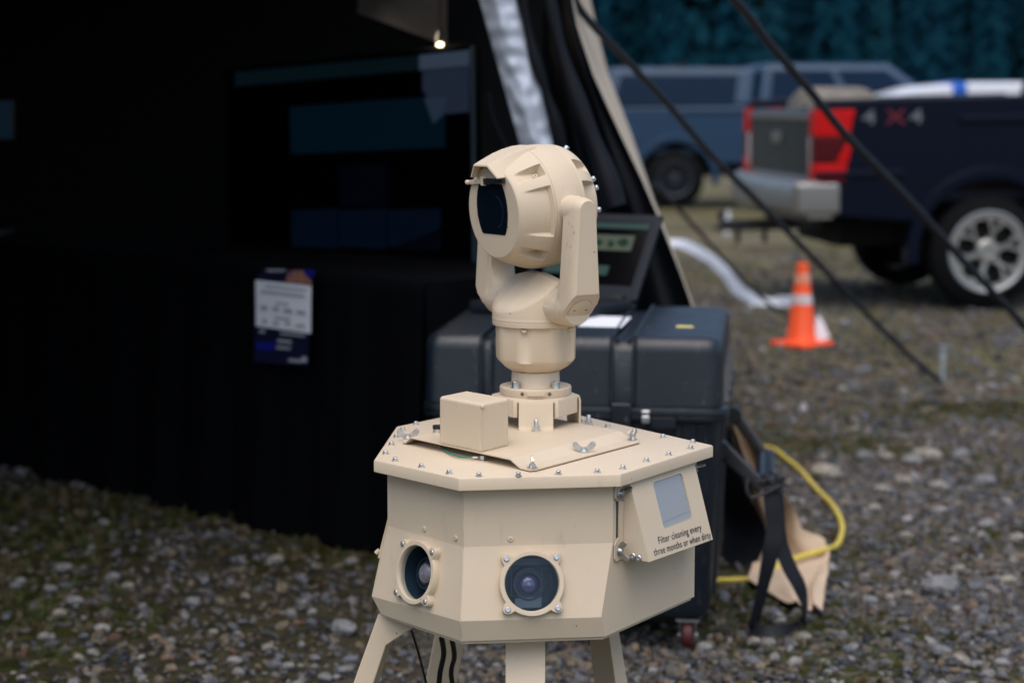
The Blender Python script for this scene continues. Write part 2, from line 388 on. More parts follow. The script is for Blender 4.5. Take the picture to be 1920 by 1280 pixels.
# ------------------------------------------------------------------ ground, gravel, moss, grass
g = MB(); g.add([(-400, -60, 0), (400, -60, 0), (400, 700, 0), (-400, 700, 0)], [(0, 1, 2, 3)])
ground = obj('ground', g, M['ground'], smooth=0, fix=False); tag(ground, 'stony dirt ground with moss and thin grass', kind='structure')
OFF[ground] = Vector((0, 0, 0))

def ico(sub):
    bm = bmesh.new(); bmesh.ops.create_icosphere(bm, subdivisions=sub, radius=1)
    vs = [v.co.copy() for v in bm.verts]; fs = [tuple(v.index for v in f.verts) for f in bm.faces]; bm.free(); return vs, fs
def stone_mesh(seed, sub):
    r = random.Random(seed); vs, fs = ico(sub); o = Vector((seed * 7.3, seed * 3.1, 0))
    ax = (1, r.uniform(.6, .95), r.uniform(.42, .7)); out = []
    # a few flattened cheeks make it read as a worn stone instead of an egg
    cuts = [(Vector((r.gauss(0, 1), r.gauss(0, 1), r.gauss(0, .7))).normalized(), r.uniform(.62, .86)) for _ in range(5)]
    for v in vs:
        q = v * (1 + .16 * noise.noise(v * 1.1 + o) + .07 * noise.noise(v * 2.7 + o))
        for nn, d in cuts:
            e = q.dot(nn) - d
            if e > 0: q = q - nn * e * .85
        out.append(Vector((q.x * ax[0], q.y * ax[1], q.z * ax[2])))
    m = MB(); m.add(out, fs); return mesh_of(m, M['stone'], 60, 'stone')
def blade_mesh(seed, nb, h, flat=0):
    r = random.Random(seed); m = MB()
    for _ in range(nb):
        a = r.uniform(0, 6.28); d = Vector((math.cos(a), math.sin(a), 0)); w = Vector((-d.y, d.x, 0)) * r.uniform(.02, .045)
        b = Vector((r.gauss(0, .25), r.gauss(0, .25), 0)); hh = h * r.uniform(.5, 1.1); lean = r.uniform(.25, .8) + flat
        p1 = b + d * lean * .35 * hh + Vector((0, 0, hh * (.6 - .4 * flat))); p2 = b + d * lean * hh + Vector((0, 0, hh * (1 - .8 * flat)))
        m.add([b - w, b + w, p1 + w * .8, p1 - w * .8, p2], [(0, 1, 2, 3), (3, 2, 4)])
    return mesh_of(m, M['grass'], 180, 'tuft')
def moss_mesh(seed):
    r = random.Random(seed); vs, fs = ico(2); o = Vector((seed * 2.3, 5, 1)); m = MB()
    m.add([Vector((v.x, v.y, v.z * .32)) * (1 + .5 * noise.noise(v * 2.2 + o)) for v in vs], fs); return mesh_of(m, M['moss'], 180, 'moss')

def scatter(name, pts, rot, scl, idx, meshes, parent=None):
    me = bpy.data.meshes.new(name); n = len(pts); me.vertices.add(n); me.vertices.foreach_set('co', np.asarray(pts, 'f').ravel())
    for nm, ty, dat in (('rot', 'FLOAT_VECTOR', rot), ('scl', 'FLOAT_VECTOR', scl)):
        a = me.attributes.new(nm, ty, 'POINT'); a.data.foreach_set('vector', np.asarray(dat, 'f').ravel())
    a = me.attributes.new('idx', 'INT', 'POINT'); a.data.foreach_set('value', np.asarray(idx, 'i'))
    o = bpy.data.objects.new(name, me); COL.objects.link(o)
    c = bpy.data.collections.new(name + '_kinds')
    for k, q in enumerate(meshes):
        b = bpy.data.objects.new('%s_kind_%02d' % (name, k), q); c.objects.link(b)
    ng = bpy.data.node_groups.new(name, 'GeometryNodeTree')
    ng.interface.new_socket('Geometry', in_out='INPUT', socket_type='NodeSocketGeometry'); ng.interface.new_socket('Geometry', in_out='OUTPUT', socket_type='NodeSocketGeometry')
    N = ng.nodes; L = ng.links; i = N.new('NodeGroupInput'); e = N.new('NodeGroupOutput'); ip = N.new('GeometryNodeInstanceOnPoints')
    ci = N.new('GeometryNodeCollectionInfo'); ci.inputs['Collection'].default_value = c; ci.inputs['Separate Children'].default_value = True; ci.inputs['Reset Children'].default_value = True
    def at(nm, ty):
        q = N.new('GeometryNodeInputNamedAttribute'); q.data_type = ty; q.inputs['Name'].default_value = nm; return q.outputs['Attribute']
    L.new(i.outputs[0], ip.inputs['Points']); L.new(ci.outputs[0], ip.inputs['Instance']); ip.inputs['Pick Instance'].default_value = True
    L.new(at('idx', 'INT'), ip.inputs['Instance Index']); L.new(at('rot', 'FLOAT_VECTOR'), ip.inputs['Rotation']); L.new(at('scl', 'FLOAT_VECTOR'), ip.inputs['Scale'])
    L.new(ip.outputs[0], e.inputs[0])
    md = o.modifiers.new('scatter', 'NODES'); md.node_group = ng
    if parent: o.parent = parent
    return o
def field(n, y0, y1, keep=None, pw=1.0):
    """random ground points in the wedge the lens and its neighbourhood can see"""
    out = []
    while len(out) < n:
        y = y0 + (y1 - y0) * rng.random(n) ** pw; x = (rng.random(n) * 2 - 1) * (.30 * y1 + .9)
        ok = np.abs(x) < .30 * y + .9
        for X, Y in zip(x[ok], y[ok]):
            if keep is None or rng.random() < keep(X, Y): out.append((X, Y))
    return np.array(out[:n])
def patch(x, y, s=.9, o=0): return noise.fractal(Vector((x * s + o, y * s, o)), 1.0, 2.0, 4)
def gk(x, y):
    m = patch(x, y); left = .27 if x < -.2 and y < 9.5 else 1.0
    return max(.1, min(1, (.75 - 1.0 * m) * left))
small = [stone_mesh(50 + i, 1) for i in range(7)]; big = [stone_mesh(i + 1, 2) for i in range(9)]
big_hi = [stone_mesh(i + 1, 3) for i in range(9)]
def pebble_mesh(seed):
    vs, fs = ico(3); o = Vector((seed * 5.3, 1, seed)); m = MB()
    m.add([Vector((v.x, v.y * .72, v.z * .62)) * (1 + .14 * noise.noise(v * .9 + o) + .03 * noise.noise(v * 3 + o)) for v in vs], fs); return mesh_of(m, M['pale_stone'], 80, 'pebble')
peb = [pebble_mesh(i) for i in range(6)]
P1 = field(46000, 4.2, 8.6, gk); P2 = field(30000, 8.6, 19, lambda x, y: max(.06, min(1, .7 - .9 * patch(x, y) - (y - 9) * .05)))
P = np.vstack([P1, P2]); n = len(P)
s = np.clip(np.exp(rng.normal(math.log(.0090), .48, n)), .003, .027); s[len(P1):] *= 1.5
ax = np.stack([s * rng.uniform(.9, 1.3, n), s * rng.uniform(.8, 1.1, n), s * rng.uniform(.8, 1.3, n)], 1)
gravel = scatter('gravel', np.stack([P[:, 0], P[:, 1], s * .22 + rng.random(n) * .004], 1), np.stack([rng.normal(0, .35, n), rng.normal(0, .35, n), rng.uniform(0, 6.28, n)], 1), ax,
                 rng.integers(0, 7, n), small, ground)
tag(gravel, kind='stuff')
# moss cushions and grass tufts
def mk(x, y): m = patch(x, y); return max(0, min(1, .1 + 2.2 * m + (.25 if x < -.2 else 0)))
P = field(9000, 4.3, 9.5, mk); n = len(P); s = rng.uniform(.008, .03, n)
o = scatter('moss', np.stack([P[:, 0], P[:, 1], np.zeros(n)], 1), np.stack([np.zeros(n), np.zeros(n), rng.uniform(0, 6.28, n)], 1), np.stack([s, s, s], 1), rng.integers(0, 4, n), [moss_mesh(i) for i in range(4)], ground)
tag(o, kind='stuff')
P = np.vstack([field(5200, 4.3, 9.0, mk), field(5000, 9, 20, lambda x, y: max(0.05, min(1, .3 + patch(x, y, .5, 9))))]); n = len(P)
s = rng.uniform(.012, .036, n); s[5200:] *= 1.3
o = scatter('grass', np.stack([P[:, 0], P[:, 1], np.zeros(n)], 1), np.stack([np.zeros(n), np.zeros(n), rng.uniform(0, 6.28, n)], 1), np.stack([s, s, s], 1), rng.integers(0, 6, n),
            [blade_mesh(i, 16, 1.2, 0 if i < 3 else .8) for i in range(6)], ground)
tag(o, kind='stuff')
# the larger stones, one by one: first those picked out in the photograph (px, py, width in px, height in px)
KNOWN = [(1762, 1105, 74, 36), (1548, 888, 58, 40), (1440, 1205, 36, 34), (1413, 1203, 30, 22), (1702, 1112, 24, 22), (1530, 1138, 32, 18), (1765, 1222, 40, 28), (1630, 1128, 34, 18),
         (1800, 1240, 40, 24), (1490, 1240, 32, 26), (1545, 1243, 28, 22), (1760, 915, 42, 26), (1655, 920, 34, 18), (1320, 1212, 34, 30), (1700, 1005, 26, 16), (1795, 1068, 32, 22), (1620, 1082, 24, 18), (1858, 1190, 28, 18),
         (1735, 862, 62, 32), (1845, 905, 46, 24), (1692, 905, 40, 20), (1618, 858, 38, 22), (1800, 858, 42, 18), (1850, 985, 36, 20), (1905, 1012, 34, 18), (1640, 955, 30, 16), (1890, 1090, 36, 20), (1505, 1195, 34, 22), (1600, 1215, 30, 18), (1880, 1245, 36, 22),
         (1335, 1195, 26, 26), (1660, 858, 36, 20), (1710, 868, 40, 20), (1580, 732, 24, 14), (1692, 736, 22, 14), (1860, 728, 26, 14),
         (362, 1130, 34, 22), (192, 1178, 32, 26), (140, 1130, 36, 16), (112, 1150, 30, 20), (82, 1192, 26, 24), (585, 1146, 22, 20), (38, 885, 26, 16), (95, 1105, 26, 14), (120, 1070, 40, 14), (210, 1085, 34, 18),
         (40, 1272, 22, 10), (645, 1185, 60, 16), (440, 1240, 30, 16), (610, 1272, 30, 14), (502, 1214, 24, 16), (515, 1055, 40, 18), (660, 1055, 30, 14), (148, 1232, 22, 18), (240, 1100, 26, 14), (320, 930, 18, 10), (590, 1235, 24, 12), (30, 1100, 26, 12), (175, 1225, 26, 14), (460, 1118, 20, 14), (540, 1250, 26, 14), (400, 1185, 20, 12)]
stones = []
for px, py, w, h in KNOWN:
    p = U(px, py + h * .3, z=0); sc = w / F * p.y / 2; stones.append((p.x, p.y, sc, h / w))
while len(stones) < 300:
    y = 4.6 + 4.8 * random.random() ** 1.2; x = random.uniform(-1, 1) * (.27 * y + .15)
    if abs(x) > .27 * y: continue
    if random.random() > gk(x, y): continue
    if x < -.1 and y > 6 and x + y > 5.6: continue
    sc = min(.034, random.lognormvariate(math.log(.0175), .3))
    if any((x - a) ** 2 + (y - b) ** 2 < (sc + c) ** 2 for a, b, c, _ in stones): continue
    stones.append((x, y, sc, .6))
for i, (x, y, sc, asp) in enumerate(stones):
    big_one = i < len(KNOWN); me = peb[i % 6] if big_one else (big_hi if sc > .028 else big)[i % 9]
    o = bpy.data.objects.new('stone', me); COL.objects.link(o); o.parent = ground
    o.location = (x, y, sc * (.5 if big_one else .3)); k = .75 + .4 * asp
    o.rotation_euler = (random.gauss(0, .15), random.gauss(0, .15), random.choice((0, math.pi)) + random.gauss(0, .3) if big_one else random.uniform(0, 6.28)); o.scale = (sc, sc * .95, sc * k)

# ------------------------------------------------------------------ wooded hillside and forest
hill = MB()
def hf(u, v):
    x = -300 + 600 * u; y = 238 + 320 * v
    return Vector((x, y, 70 * v ** .8 + 8 * noise.noise(Vector((x * .01, y * .01, 0))) * v + .02 * (v > 0) - .3 * (v == 0)))
hill.grid(hf, 50, 14)
h_ = obj('hill', hill, mat('forest_floor', (.004, .02, .026), .95), smooth=180); tag(h_, 'dark wooded hillside beyond the parked vehicles', kind='structure')
def conifer(seed):
    r = random.Random(seed); m = MB(); H = 1.0
    m.mi = 1; m.cyl((0, 0, 0), (0, 0, .97), .014, .002, n=6); m.mi = 0
    z = .04
    while z < .99:
        rad = .17 * (1 - z) ** .8 + .012
        for k in range(14):
            a = r.uniform(0, 6.28); L = rad * r.uniform(.6, 1.15); d = Vector((math.cos(a), math.sin(a), 0)); w = Vector((-d.y, d.x, 0)) * L * r.uniform(.22, .36)
            b = Vector((0, 0, z + r.uniform(-.01, .01))); t = b + d * L - Vector((0, 0, L * r.uniform(.2, .6))); mid = b + d * L * .55 + Vector((0, 0, L * .02))
            m.add([b, mid - w, t, mid + w, mid - w * .5 - Vector((0, 0, L * .35)), mid + w * .5 - Vector((0, 0, L * .3))], [(0, 1, 2), (0, 2, 3), (1, 4, 2), (3, 2, 5)])
        z += .026
    return mesh_of(m, [M['conifer'], M['bark']], 180, 'conifer')
kinds = [conifer(i) for i in range(5)]; pts = []; sc = []
for k in range(1100):
    y = 205 + 170 * random.random() ** 1.3; x = random.uniform(-55, 130) * y / 200
    hz = 70 * (max(0, y - 238) / 320) ** .8
    H = random.uniform(20, 38); pts.append((x, y, hz - .5)); sc.append((H * random.uniform(.6, .9), H * random.uniform(.6, .9), H))
n = len(pts)
o = scatter('forest', pts, [(0, 0, random.uniform(0, 6.28)) for _ in pts], sc, rng.integers(0, 5, n), kinds)
tag(o, 'dense blue green conifer forest filling the background', 'forest', kind='stuff')

# ------------------------------------------------------------------ tent
T = thing('shelter_tent', 'large black lined tan tent with open dark interior beside the sensor', 'tent', (.4, 6.3, 0))
# right hand curtain: an irregular edge, surveyed down the photograph
EDGE = [(1052, -160), (1066, -40), (1082, 50), (1112, 140), (1160, 245), (1205, 340), (1247, 440), (1296, 570), (1362, 780), (1396, 908), (1437, 994), (1424, 1045), (1402, 1084)]
EY = [6.5, 6.48, 6.45, 6.42, 6.4, 6.38, 6.36, 6.32, 6.22, 6.15, 6.1, 6.06, 6.04]
E3 = [U(a, b, Y=y) for (a, b), y in zip(EDGE, EY)]; E3[-1].z = .005
E3 = catmull([Vector((1, 0, 0)) * .0 + e for e in E3], 4)
top = E3[0] + Vector((-.14, .25, .62)); E3 = [top] + E3
def cur(u, v):
    k = u * (len(E3) - 1); i = min(int(k), len(E3) - 2); e = E3[i].lerp(E3[i + 1], k - i)
    L = Vector((.12 + .02 * math.sin(e.z * 3), 6.85, e.z)); p = e.lerp(L, v)
    p.y += .045 * math.sin(v * 15 + e.z * 1.3) * min(1, v * 5) + .02 * noise.noise(Vector((v * 5, e.z * 3, 2)))
    return p
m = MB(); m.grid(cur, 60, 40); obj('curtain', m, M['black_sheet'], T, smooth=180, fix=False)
# tan outer side wall running back from the curtain edge
RE = [(1080, -160), (1098, -40), (1118, 50), (1140, 140), (1180, 245), (1213, 345), (1244, 440), (1286, 570), (1350, 780)]
R3 = [U(a, b, Y=9.2) for a, b in RE]
def side(u, v):
    k = u * 8; i = min(int(k), 7); a = U(*[EDGE[i][j] + (EDGE[i + 1][j] - EDGE[i][j]) * (k - i) for j in (0, 1)], Y=EY[i] + (EY[i + 1] - EY[i]) * (k - i) + .004)
    b = R3[i].lerp(R3[i + 1], k - i); b.z = max(b.z, .0)
    p = a.lerp(b, v); p.x += .02 * math.sin(v * 9) * math.sin(v * 3.14); return p
m = MB(); m.grid(side, 40, 20); obj('side_wall', m, mat('tan_canvas', (.56, .47, .36), .8, noise_amt=.1, noise_scale=5, bump=.5, bump_scale=30), T, smooth=180, fix=False)
# roof, back wall, left wall and an added overhead sheet: black inside, tan outside
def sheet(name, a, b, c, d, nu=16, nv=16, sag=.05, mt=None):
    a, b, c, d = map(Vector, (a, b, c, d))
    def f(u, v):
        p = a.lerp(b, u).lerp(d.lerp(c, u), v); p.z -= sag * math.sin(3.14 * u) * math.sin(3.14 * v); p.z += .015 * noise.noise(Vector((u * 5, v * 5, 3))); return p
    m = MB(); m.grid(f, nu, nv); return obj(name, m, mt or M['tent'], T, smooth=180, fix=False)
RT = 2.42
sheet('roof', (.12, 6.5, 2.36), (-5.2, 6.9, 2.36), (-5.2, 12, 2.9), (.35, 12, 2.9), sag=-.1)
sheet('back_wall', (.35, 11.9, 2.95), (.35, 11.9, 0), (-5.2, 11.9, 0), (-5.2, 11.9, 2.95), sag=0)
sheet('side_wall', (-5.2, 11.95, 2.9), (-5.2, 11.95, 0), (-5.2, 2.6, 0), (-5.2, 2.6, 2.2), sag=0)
sheet('added_awning', (.12, 6.5, 2.36), (-1.6, 4.3, 2.25), (-5.2, 4.1, 2.2), (-5.2, 6.92, 2.36), sag=.06)  # added out of view to block sky over the left gravel
AP = [(-1.6, 4.34), (-5.15, 4.15)]  # poles under the added sheet, also out of view
for x, y in AP:
    m = MB(); m.cyl((x, y, 0), (x, y, 2.2), .02, n=12); m.box((x, y, .01), (.12, .12, .02)); obj('pole', m, M['black_plastic'], T)
# silver foil duct and a rolled flap hanging inside the opening
def duct(u, v):
    a = U(882 + 149 * u, -60 + 530 * u, Y=6.3); b = U(964 + 116 * u, -60 + 530 * u, Y=6.3)
    p = a.lerp(b, v); p.y -= .035 * math.sin(3.14 * v) + .012 * noise.noise(Vector((u * 14, v * 4, 1))) + .010 * noise.noise(Vector((u * 26, v * 2.2 + u * 5, 7))); return p
m = MB(); m.grid(duct, 70, 14); obj('foil_liner', m, M['duct'], T, smooth=180, fix=False)
m = MB(); m.tube([U(966, -60, Y=6.28), U(1000, 100, Y=6.28), U(1040, 220, Y=6.28), U(1070, 330, Y=6.28)], lambda t: .016 + .004 * math.sin(t * 20), 10, 8); obj('rolled_flap', m, M['black_sheet'], T)
m = MB(); m.tube([U(1022, -40, Y=6.26), U(1050, 90, Y=6.25), U(1090, 210, Y=6.24), U(1130, 310, Y=6.22), U(1155, 388, Y=6.2)], lambda t: .016 + .022 * t + .003 * math.sin(t * 17), 12, 8); obj('rolled_flap', m, M['black_sheet'], T)
m = MB(); m.tube([U(915, 175, Y=6.5), U(925, 225, Y=6.5), U(948, 275, Y=6.5), U(975, 330, Y=6.5)], .011, 8, 6); obj('tie_strap', m, M['black_sheet'], T)
# pale roof lining that the lamp lights
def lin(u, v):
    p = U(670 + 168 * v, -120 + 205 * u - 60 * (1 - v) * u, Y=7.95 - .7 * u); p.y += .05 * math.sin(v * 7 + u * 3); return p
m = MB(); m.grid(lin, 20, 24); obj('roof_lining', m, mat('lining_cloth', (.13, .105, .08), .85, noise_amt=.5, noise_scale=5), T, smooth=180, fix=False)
# skirt of tan fabric spreading on the ground
LB = [(1340, 700), (1368, 800), (1394, 905), (1430, 985), (1415, 1040), (1400, 1078), (1425, 1098), (1452, 1112), (1490, 1135)]
RB = [(1346, 700), (1392, 800), (1425, 850), (1478, 935), (1505, 990), (1552, 1022), (1556, 1050), (1550, 1095), (1541, 1142)]
def skirt(u, v):
    k = u * 8; i = min(int(k), 7); t = k - i
    l = Vector(LB[i]).lerp(Vector(LB[i + 1]), t); r = Vector(RB[i]).lerp(Vector(RB[i + 1]), t)
    if v > .88: r = r + Vector((7 * noise.noise(Vector((u * 15, 1, 1))), 5 * noise.noise(Vector((u * 12, 4, 1)))))
    q = l.lerp(r, v); yl = 6.3 - .1 * u; gp = U(q.x, q.y, z=.028)
    Y = min(yl - .1 * v, gp.y)
    w = U(q.x, q.y, Y=Y); s = .018 * math.sin(v * 9 + u * 7) + .03 * noise.noise(Vector((u * 6, v * 4, 5)))
    w.y += s * 1.3; w.z = max(.026, w.z + s * .5); return w
m = MB(); m.grid(skirt, 48, 24); obj('skirt', m, M['beige_cloth'], T, smooth=180, fix=False)

def guy(px, rad, label):
    p = [U(*q[:2], Y=q[2]) for q in px]; p[-1].z = max(.0, p[-1].z)
    o = obj('guy_line', MB().tube(p, rad, 8, 6), M['web']); tag(o, label, 'guy line', 'guy lines of the tent'); return o
st = U(1763, 716, z=.02)
guy([(1075, -10, 6.6), (1105, 40, 6.75), (1240, 182, 7.4), (1330, 287, 7.8), (1415, 372, 8.2), (1500, 458, 8.7), (1600, 562, 9.3), (1700, 662, 9.8), (1763, 714, st.y)], .0135, 'black guy line from the tent edge to the pale stake right of the cone')
a = MB()
for i in range(5): a.sphere(U(1425 + 9 * i, 366 + 12 * i, Y=8.2), .017 + .006 * (i % 2), 8)
guy([(1150, -260, 6.6), (1375, -4, 7.2), (1445, 85, 7.4), (1520, 172, 7.6), (1590, 258, 7.8), (1700, 372, 8.1), (1800, 482, 8.5), (1915, 605, 8.9), (2050, 758, 9.3)], .0165, 'navy guy line crossing in front of the pickup tail light and wheel')
guy([(1225, 345, 9.4), (1275, 395, 10.2), (1370, 500, 11.4), (1430, 560, 12.2), (1488, 602, 13)], .011, 'thin dark guy line running down to the ground left of the cone')
m = MB(); b = U(1767, 722, z=-.02); m.cyl(b, b + Vector((-.005, 0, .20)), .011, n=10); m.cyl(b + Vector((-.005, 0, .2)), b + Vector((-.005, 0, .205)), .02, n=10); m.cyl(b + Vector((-.02, 0, .15)), b + Vector((.02, 0, .15)), .006, n=8)
tag(obj('tent_stake', m, M['bluish_steel']), 'pale steel stake in the ground holding the black guy line', 'stake')
m = MB(); b = U(1363, 440, z=0); m.hexa([b + Vector(q) for q in ((-.03, -.01, 0), (.03, -.01, 0), (.03, .01, 0), (-.03, .01, 0))], [b + Vector(q) for q in ((-.03, -.01, .24), (.03, -.01, .26), (.03, .01, .26), (-.03, .01, .24))])
tag(obj('marker_stake', m, M['white_tape']), 'small white marker stake behind the tow hitch of the pickup', 'stake')
m = MB(); m.ribbon([U(*q, z=.03) for q in ((1180, 470), (1255, 457), (1300, 467), (1350, 503), (1385, 545), (1420, 566), (1455, 569), (1485, 566), (1515, 580))], .10, [Vector((.2, 1, .5))] * 9, .03, 6)
tag(obj('white_tape', m, M['white_tape'], smooth=60), 'crumpled white plastic tape lying on the ground up to the cone', 'tape')

# lamp with its own small light
lp = U(825, 84, Y=7.0); LT = thing('work_lamp', 'small lit lamp hanging inside the dark tent above the display', 'lamp', lp)
m = MB(); m.sphere(lp, .0085, 12, (1.3, 1, .8)); obj('bulb', m, M['bulb'], LT)
m = MB(); m.cyl(lp + Vector((0, 0, .012)), lp + Vector((0, 0, .06)), .014, .008); m.cyl(lp + Vector((0, 0, .06)), lp + Vector((0, 0, 1.0)), .003, n=6); obj('socket', m, M['black_plastic'], LT)
ld = bpy.data.lights.new('lamp_light', 'POINT'); ld.energy = .55; ld.color = (1, .82, .6); ld.shadow_soft_size = .02
lo = bpy.data.objects.new('lamp_light', ld); COL.objects.link(lo); lo.parent = LT; lo.location = (-.02, .03, .03)

# ------------------------------------------------------------------ table with black cloth, flyer, display, monitor
tu = Vector((-.7071, .7071, 0)); tv = Vector((.7071, .7071, 0)); TC = Vector((-.27, 6.12, 0)); TH = .885
TB = thing('draped_table', 'long table under a floor length black cloth inside the tent', 'table', TC)
m = MB(); a = [TC + tv * .03 + tu * .03, TC + tu * 2.55 + tv * .03, TC + tu * 2.55 + tv * .72, TC + tu * .03 + tv * .72]
m.hexa([p + Vector((0, 0, TH - .035)) for p in a], [p + Vector((0, 0, TH - .008)) for p in a]); obj('table_top', m, M['black_plastic'], TB)
leg = MB(); leg.cyl((0, 0, 0), (0, 0, TH - .03), .016, n=8); lm = mesh_of(leg, M['black_plastic'])
for q, w in ((.1, .1), (2.45, .1), (.1, .65), (2.45, .65)): share(lm, 'leg', TC + tu * q + tv * w, TB)
def cloth(u, v):
    # perimeter path over the table: u runs along, v from hem at the front up and over to the hem behind
    Lp = 2.6; x = u * Lp; H = TH + .004
    if v < .4: z = H * v / .4; y = 0 - .05 * (1 - v / .4) ** 1.0
    elif v < .6: z = H; y = .75 * (v - .4) / .2
    else: z = H * (1 - (v - .6) / .4); y = .75
    k = 1 - z / H
    y += (-.028 * math.sin(x * 19 + math.sin(x * 5)) - .012 * math.sin(x * 43)) * k ** .7 * (1 if v < .5 else -1)
    if 0 < k < .03: y += 0
    return TC + tu * x + tv * y + Vector((0, 0, z + .003 * noise.noise(Vector((x * 6, y * 6, 0)))))
m = MB(); m.grid(cloth, 110, 50)
def cside(u, v):
    y = u * .75; z = (TH + .004) * v; k = 1 - v
    return TC + tv * y - tu * (.002 + (.03 + .025 * math.sin(y * 26)) * k ** .7) + Vector((0, 0, z))
m.grid(cside, 30, 24); obj('tablecloth', m, M['black_cloth'], TB, smooth=180, fix=False)
# flyer hanging over the table edge
def on_table(px, py, lift=.012):
    d = ray(px, py); nn = Vector((-.7071, -.7071, 0)); p0 = TC - tv * (.045 + lift)
    t = (p0 - CAM).dot(nn) / d.dot(nn); return CAM + d * t
FL = thing('flyer', 'printed flyer with white panel hanging over the front edge of the black table', 'flyer', on_table(530, 600))
def quad(name, pts, mt, lift, par=FL, th=.0012):
    p = [on_table(a, b, lift) for a, b in pts]; m = MB(); m.hexa(p, [q + tv * th for q in p]); return obj(name, m, mt, par, smooth=0)
quad('sheet', [(478, 525), (583, 535), (577, 686), (476, 678)], M['navy_print'], .012)
quad('top_fold', [(494, 503), (592, 506), (583, 534), (480, 524)], M['navy_print'], .014)
quad('blue_corner', [(566, 507), (592, 507), (585, 520), (566, 518)], M['blue_print'], .016)
quad('picture', [(540, 508), (566, 507), (583, 528), (582, 534), (535, 529)], M['orange_print'], .017)
quad('header_print', [(500, 505), (534, 505), (533, 509), (499, 509)], M['grey_print'], .017)
quad('white_panel', [(479, 525), (583, 536), (582, 625), (480, 611)], M['white'], .0165)
for (x, y, w, h) in ((536, 540, 78, 4), (530, 551, 82, 5), (529, 569, 24, 4), (495, 577, 13, 9), (517, 579, 12, 9), (540, 583, 17, 9), (564, 586, 17, 8), (529, 597, 30, 5), (496, 602, 10, 7), (517, 606, 11, 6), (540, 607, 10, 6), (563, 611, 17, 6)):
    s_ = .12; quad('print_block', [(x - w / 2, y - h / 2 - s_ * w / 2), (x + w / 2, y - h / 2 + s_ * w / 2), (x + w / 2, y + h / 2 + s_ * w / 2), (x - w / 2, y + h / 2 - s_ * w / 2)], M['grey_print'], .0185)
quad('blue_print', [(480, 642), (516, 642), (512, 657), (480, 655)], M['blue_print'], .015)
for (x, y, w, h) in ((491, 621, 9, 6), (548, 627, 46, 4), (533, 640, 26, 5), (531, 652, 26, 4), (553, 676, 24, 5), (570, 674, 9, 10)):
    quad('print_block', [(x - w / 2, y - h / 2 - .1 * w / 2), (x + w / 2, y - h / 2 + .1 * w / 2), (x + w / 2, y + h / 2 + .1 * w / 2), (x - w / 2, y + h / 2 - .1 * w / 2)], M['grey_print'], .015)

# big display: plane through surveyed corners, receding to the left
dTR, dBR, dTL = U(886, 86, Y=6.95), U(890, 503, Y=6.95), U(424, 132, Y=7.75)
dn = (dBR - dTR).cross(dTL - dTR).normalized()
if dn.y > 0: dn = -dn
def on_disp(px, py, lift):
    d = ray(px, py); p0 = dTR + dn * lift; return CAM + d * ((p0 - CAM).dot(dn) / d.dot(dn))
DS = thing('display', 'large flat display on a stand behind the table in the dark tent', 'display', dBR)
def dq(name, pts, mt, lift, par=DS, th=.001):
    p = [on_disp(a, b, lift) for a, b in pts]; m = MB(); m.hexa(p, [q - dn * th for q in p]); return obj(name, m, mt, par, smooth=0)
fr = [(424, 132), (886, 86), (890, 503), (428, 498)]
pnl = dq('screen_panel', fr, M['panel_off'], 0, th=.04)
for a, b in ((0, 1), (1, 2), (2, 3), (3, 0)):
    m = MB(); m.tube([on_disp(*fr[a], .004), on_disp(*fr[b], .004)], .009, 8, 1); obj('bezel', m, mat('bezel', (.02, .04, .06), .3) if (a, b) == (1, 2) else M['black_cloth'], DS)
dq('reflection_band', [(440, 136), (786, 104), (786, 132), (440, 163)], M['refl_teal'], .0025, pnl)  # reflection along the top of the glass, painted as faint glow
dq('reflection_band', [(786, 104), (880, 94), (880, 124), (786, 132)], M['refl_grey'], .0025, pnl)
dq('reflection_patch', [(792, 134), (880, 126), (880, 210), (838, 214), (820, 205), (792, 170)], screen('reflection_side', (.35, .5, .9), .022), .002, pnl)  # grey blue reflection in the corner, painted as a glowing patch
dq('map_view', [(543, 201), (836, 180), (834, 277), (545, 289)], M['ui_blue'], .003, pnl)
dq('reflection_wedge', [(795, 184), (836, 181), (834, 212), (812, 232)], screen('reflection_pale', (.3, .5, .9), .03), .0045, pnl)  # pale reflected wedge painted over the map
dq('menu_panel', [(635, 311), (725, 309), (724, 386), (636, 387)], M['ui_dim'], .003, pnl)
for a, b in ((547, 633), (635, 724), (726, 826)):
    dq('camera_view', [(a, 394), (b, 391), (b, 467), (a, 462)], M['ui_low'], .003, pnl)
dq('skyline', [(735, 467), (760, 452), (790, 444), (826, 426), (826, 470)], M['ui_dim'], .0045, pnl)
m = MB(); c = (dTR + dTL) / 2 - dn * .06
for q in (.25, .75):
    b = dBR.lerp(on_disp(428, 498, 0), q) - dn * .05; m.cyl((b.x, b.y, .02), (b.x, b.y, b.z + .1), .02, n=10); m.box((b.x, b.y, .015), (.12, .6, .03))
obj('stand', m, M['black_plastic'], DS)
# small monitor at the left edge
p0 = U(-110, 262, Y=8.4); MN = thing('monitor', 'small lit blue monitor at the far left inside the tent', 'monitor', p0)
q = [U(-110, 262, Y=8.4), U(24, 262, Y=8.4), U(24, 188, Y=8.4), U(-110, 188, Y=8.4)]
m = MB(); m.hexa([a + Vector((0, .004, 0)) for a in q], [a + Vector((0, .03, 0)) for a in q]); obj('casing', m, M['black_plastic'], MN, bevel=.003)
c = sum(q, Vector()) / 4; m = MB(); w = [c + (a - c) * .95 for a in q]; m.hexa(w, [a + Vector((0, .003, 0)) for a in w]); obj('screen', m, M['ui_left'], MN, smooth=0)
m = MB(); m.cyl((c.x, c.y + .04, TH), (c.x, c.y + .04, q[0].z), .02); m.box((c.x, c.y + .05, TH + .01), (.22, .16, .012)); obj('stand', m, M['black_plastic'], MN)

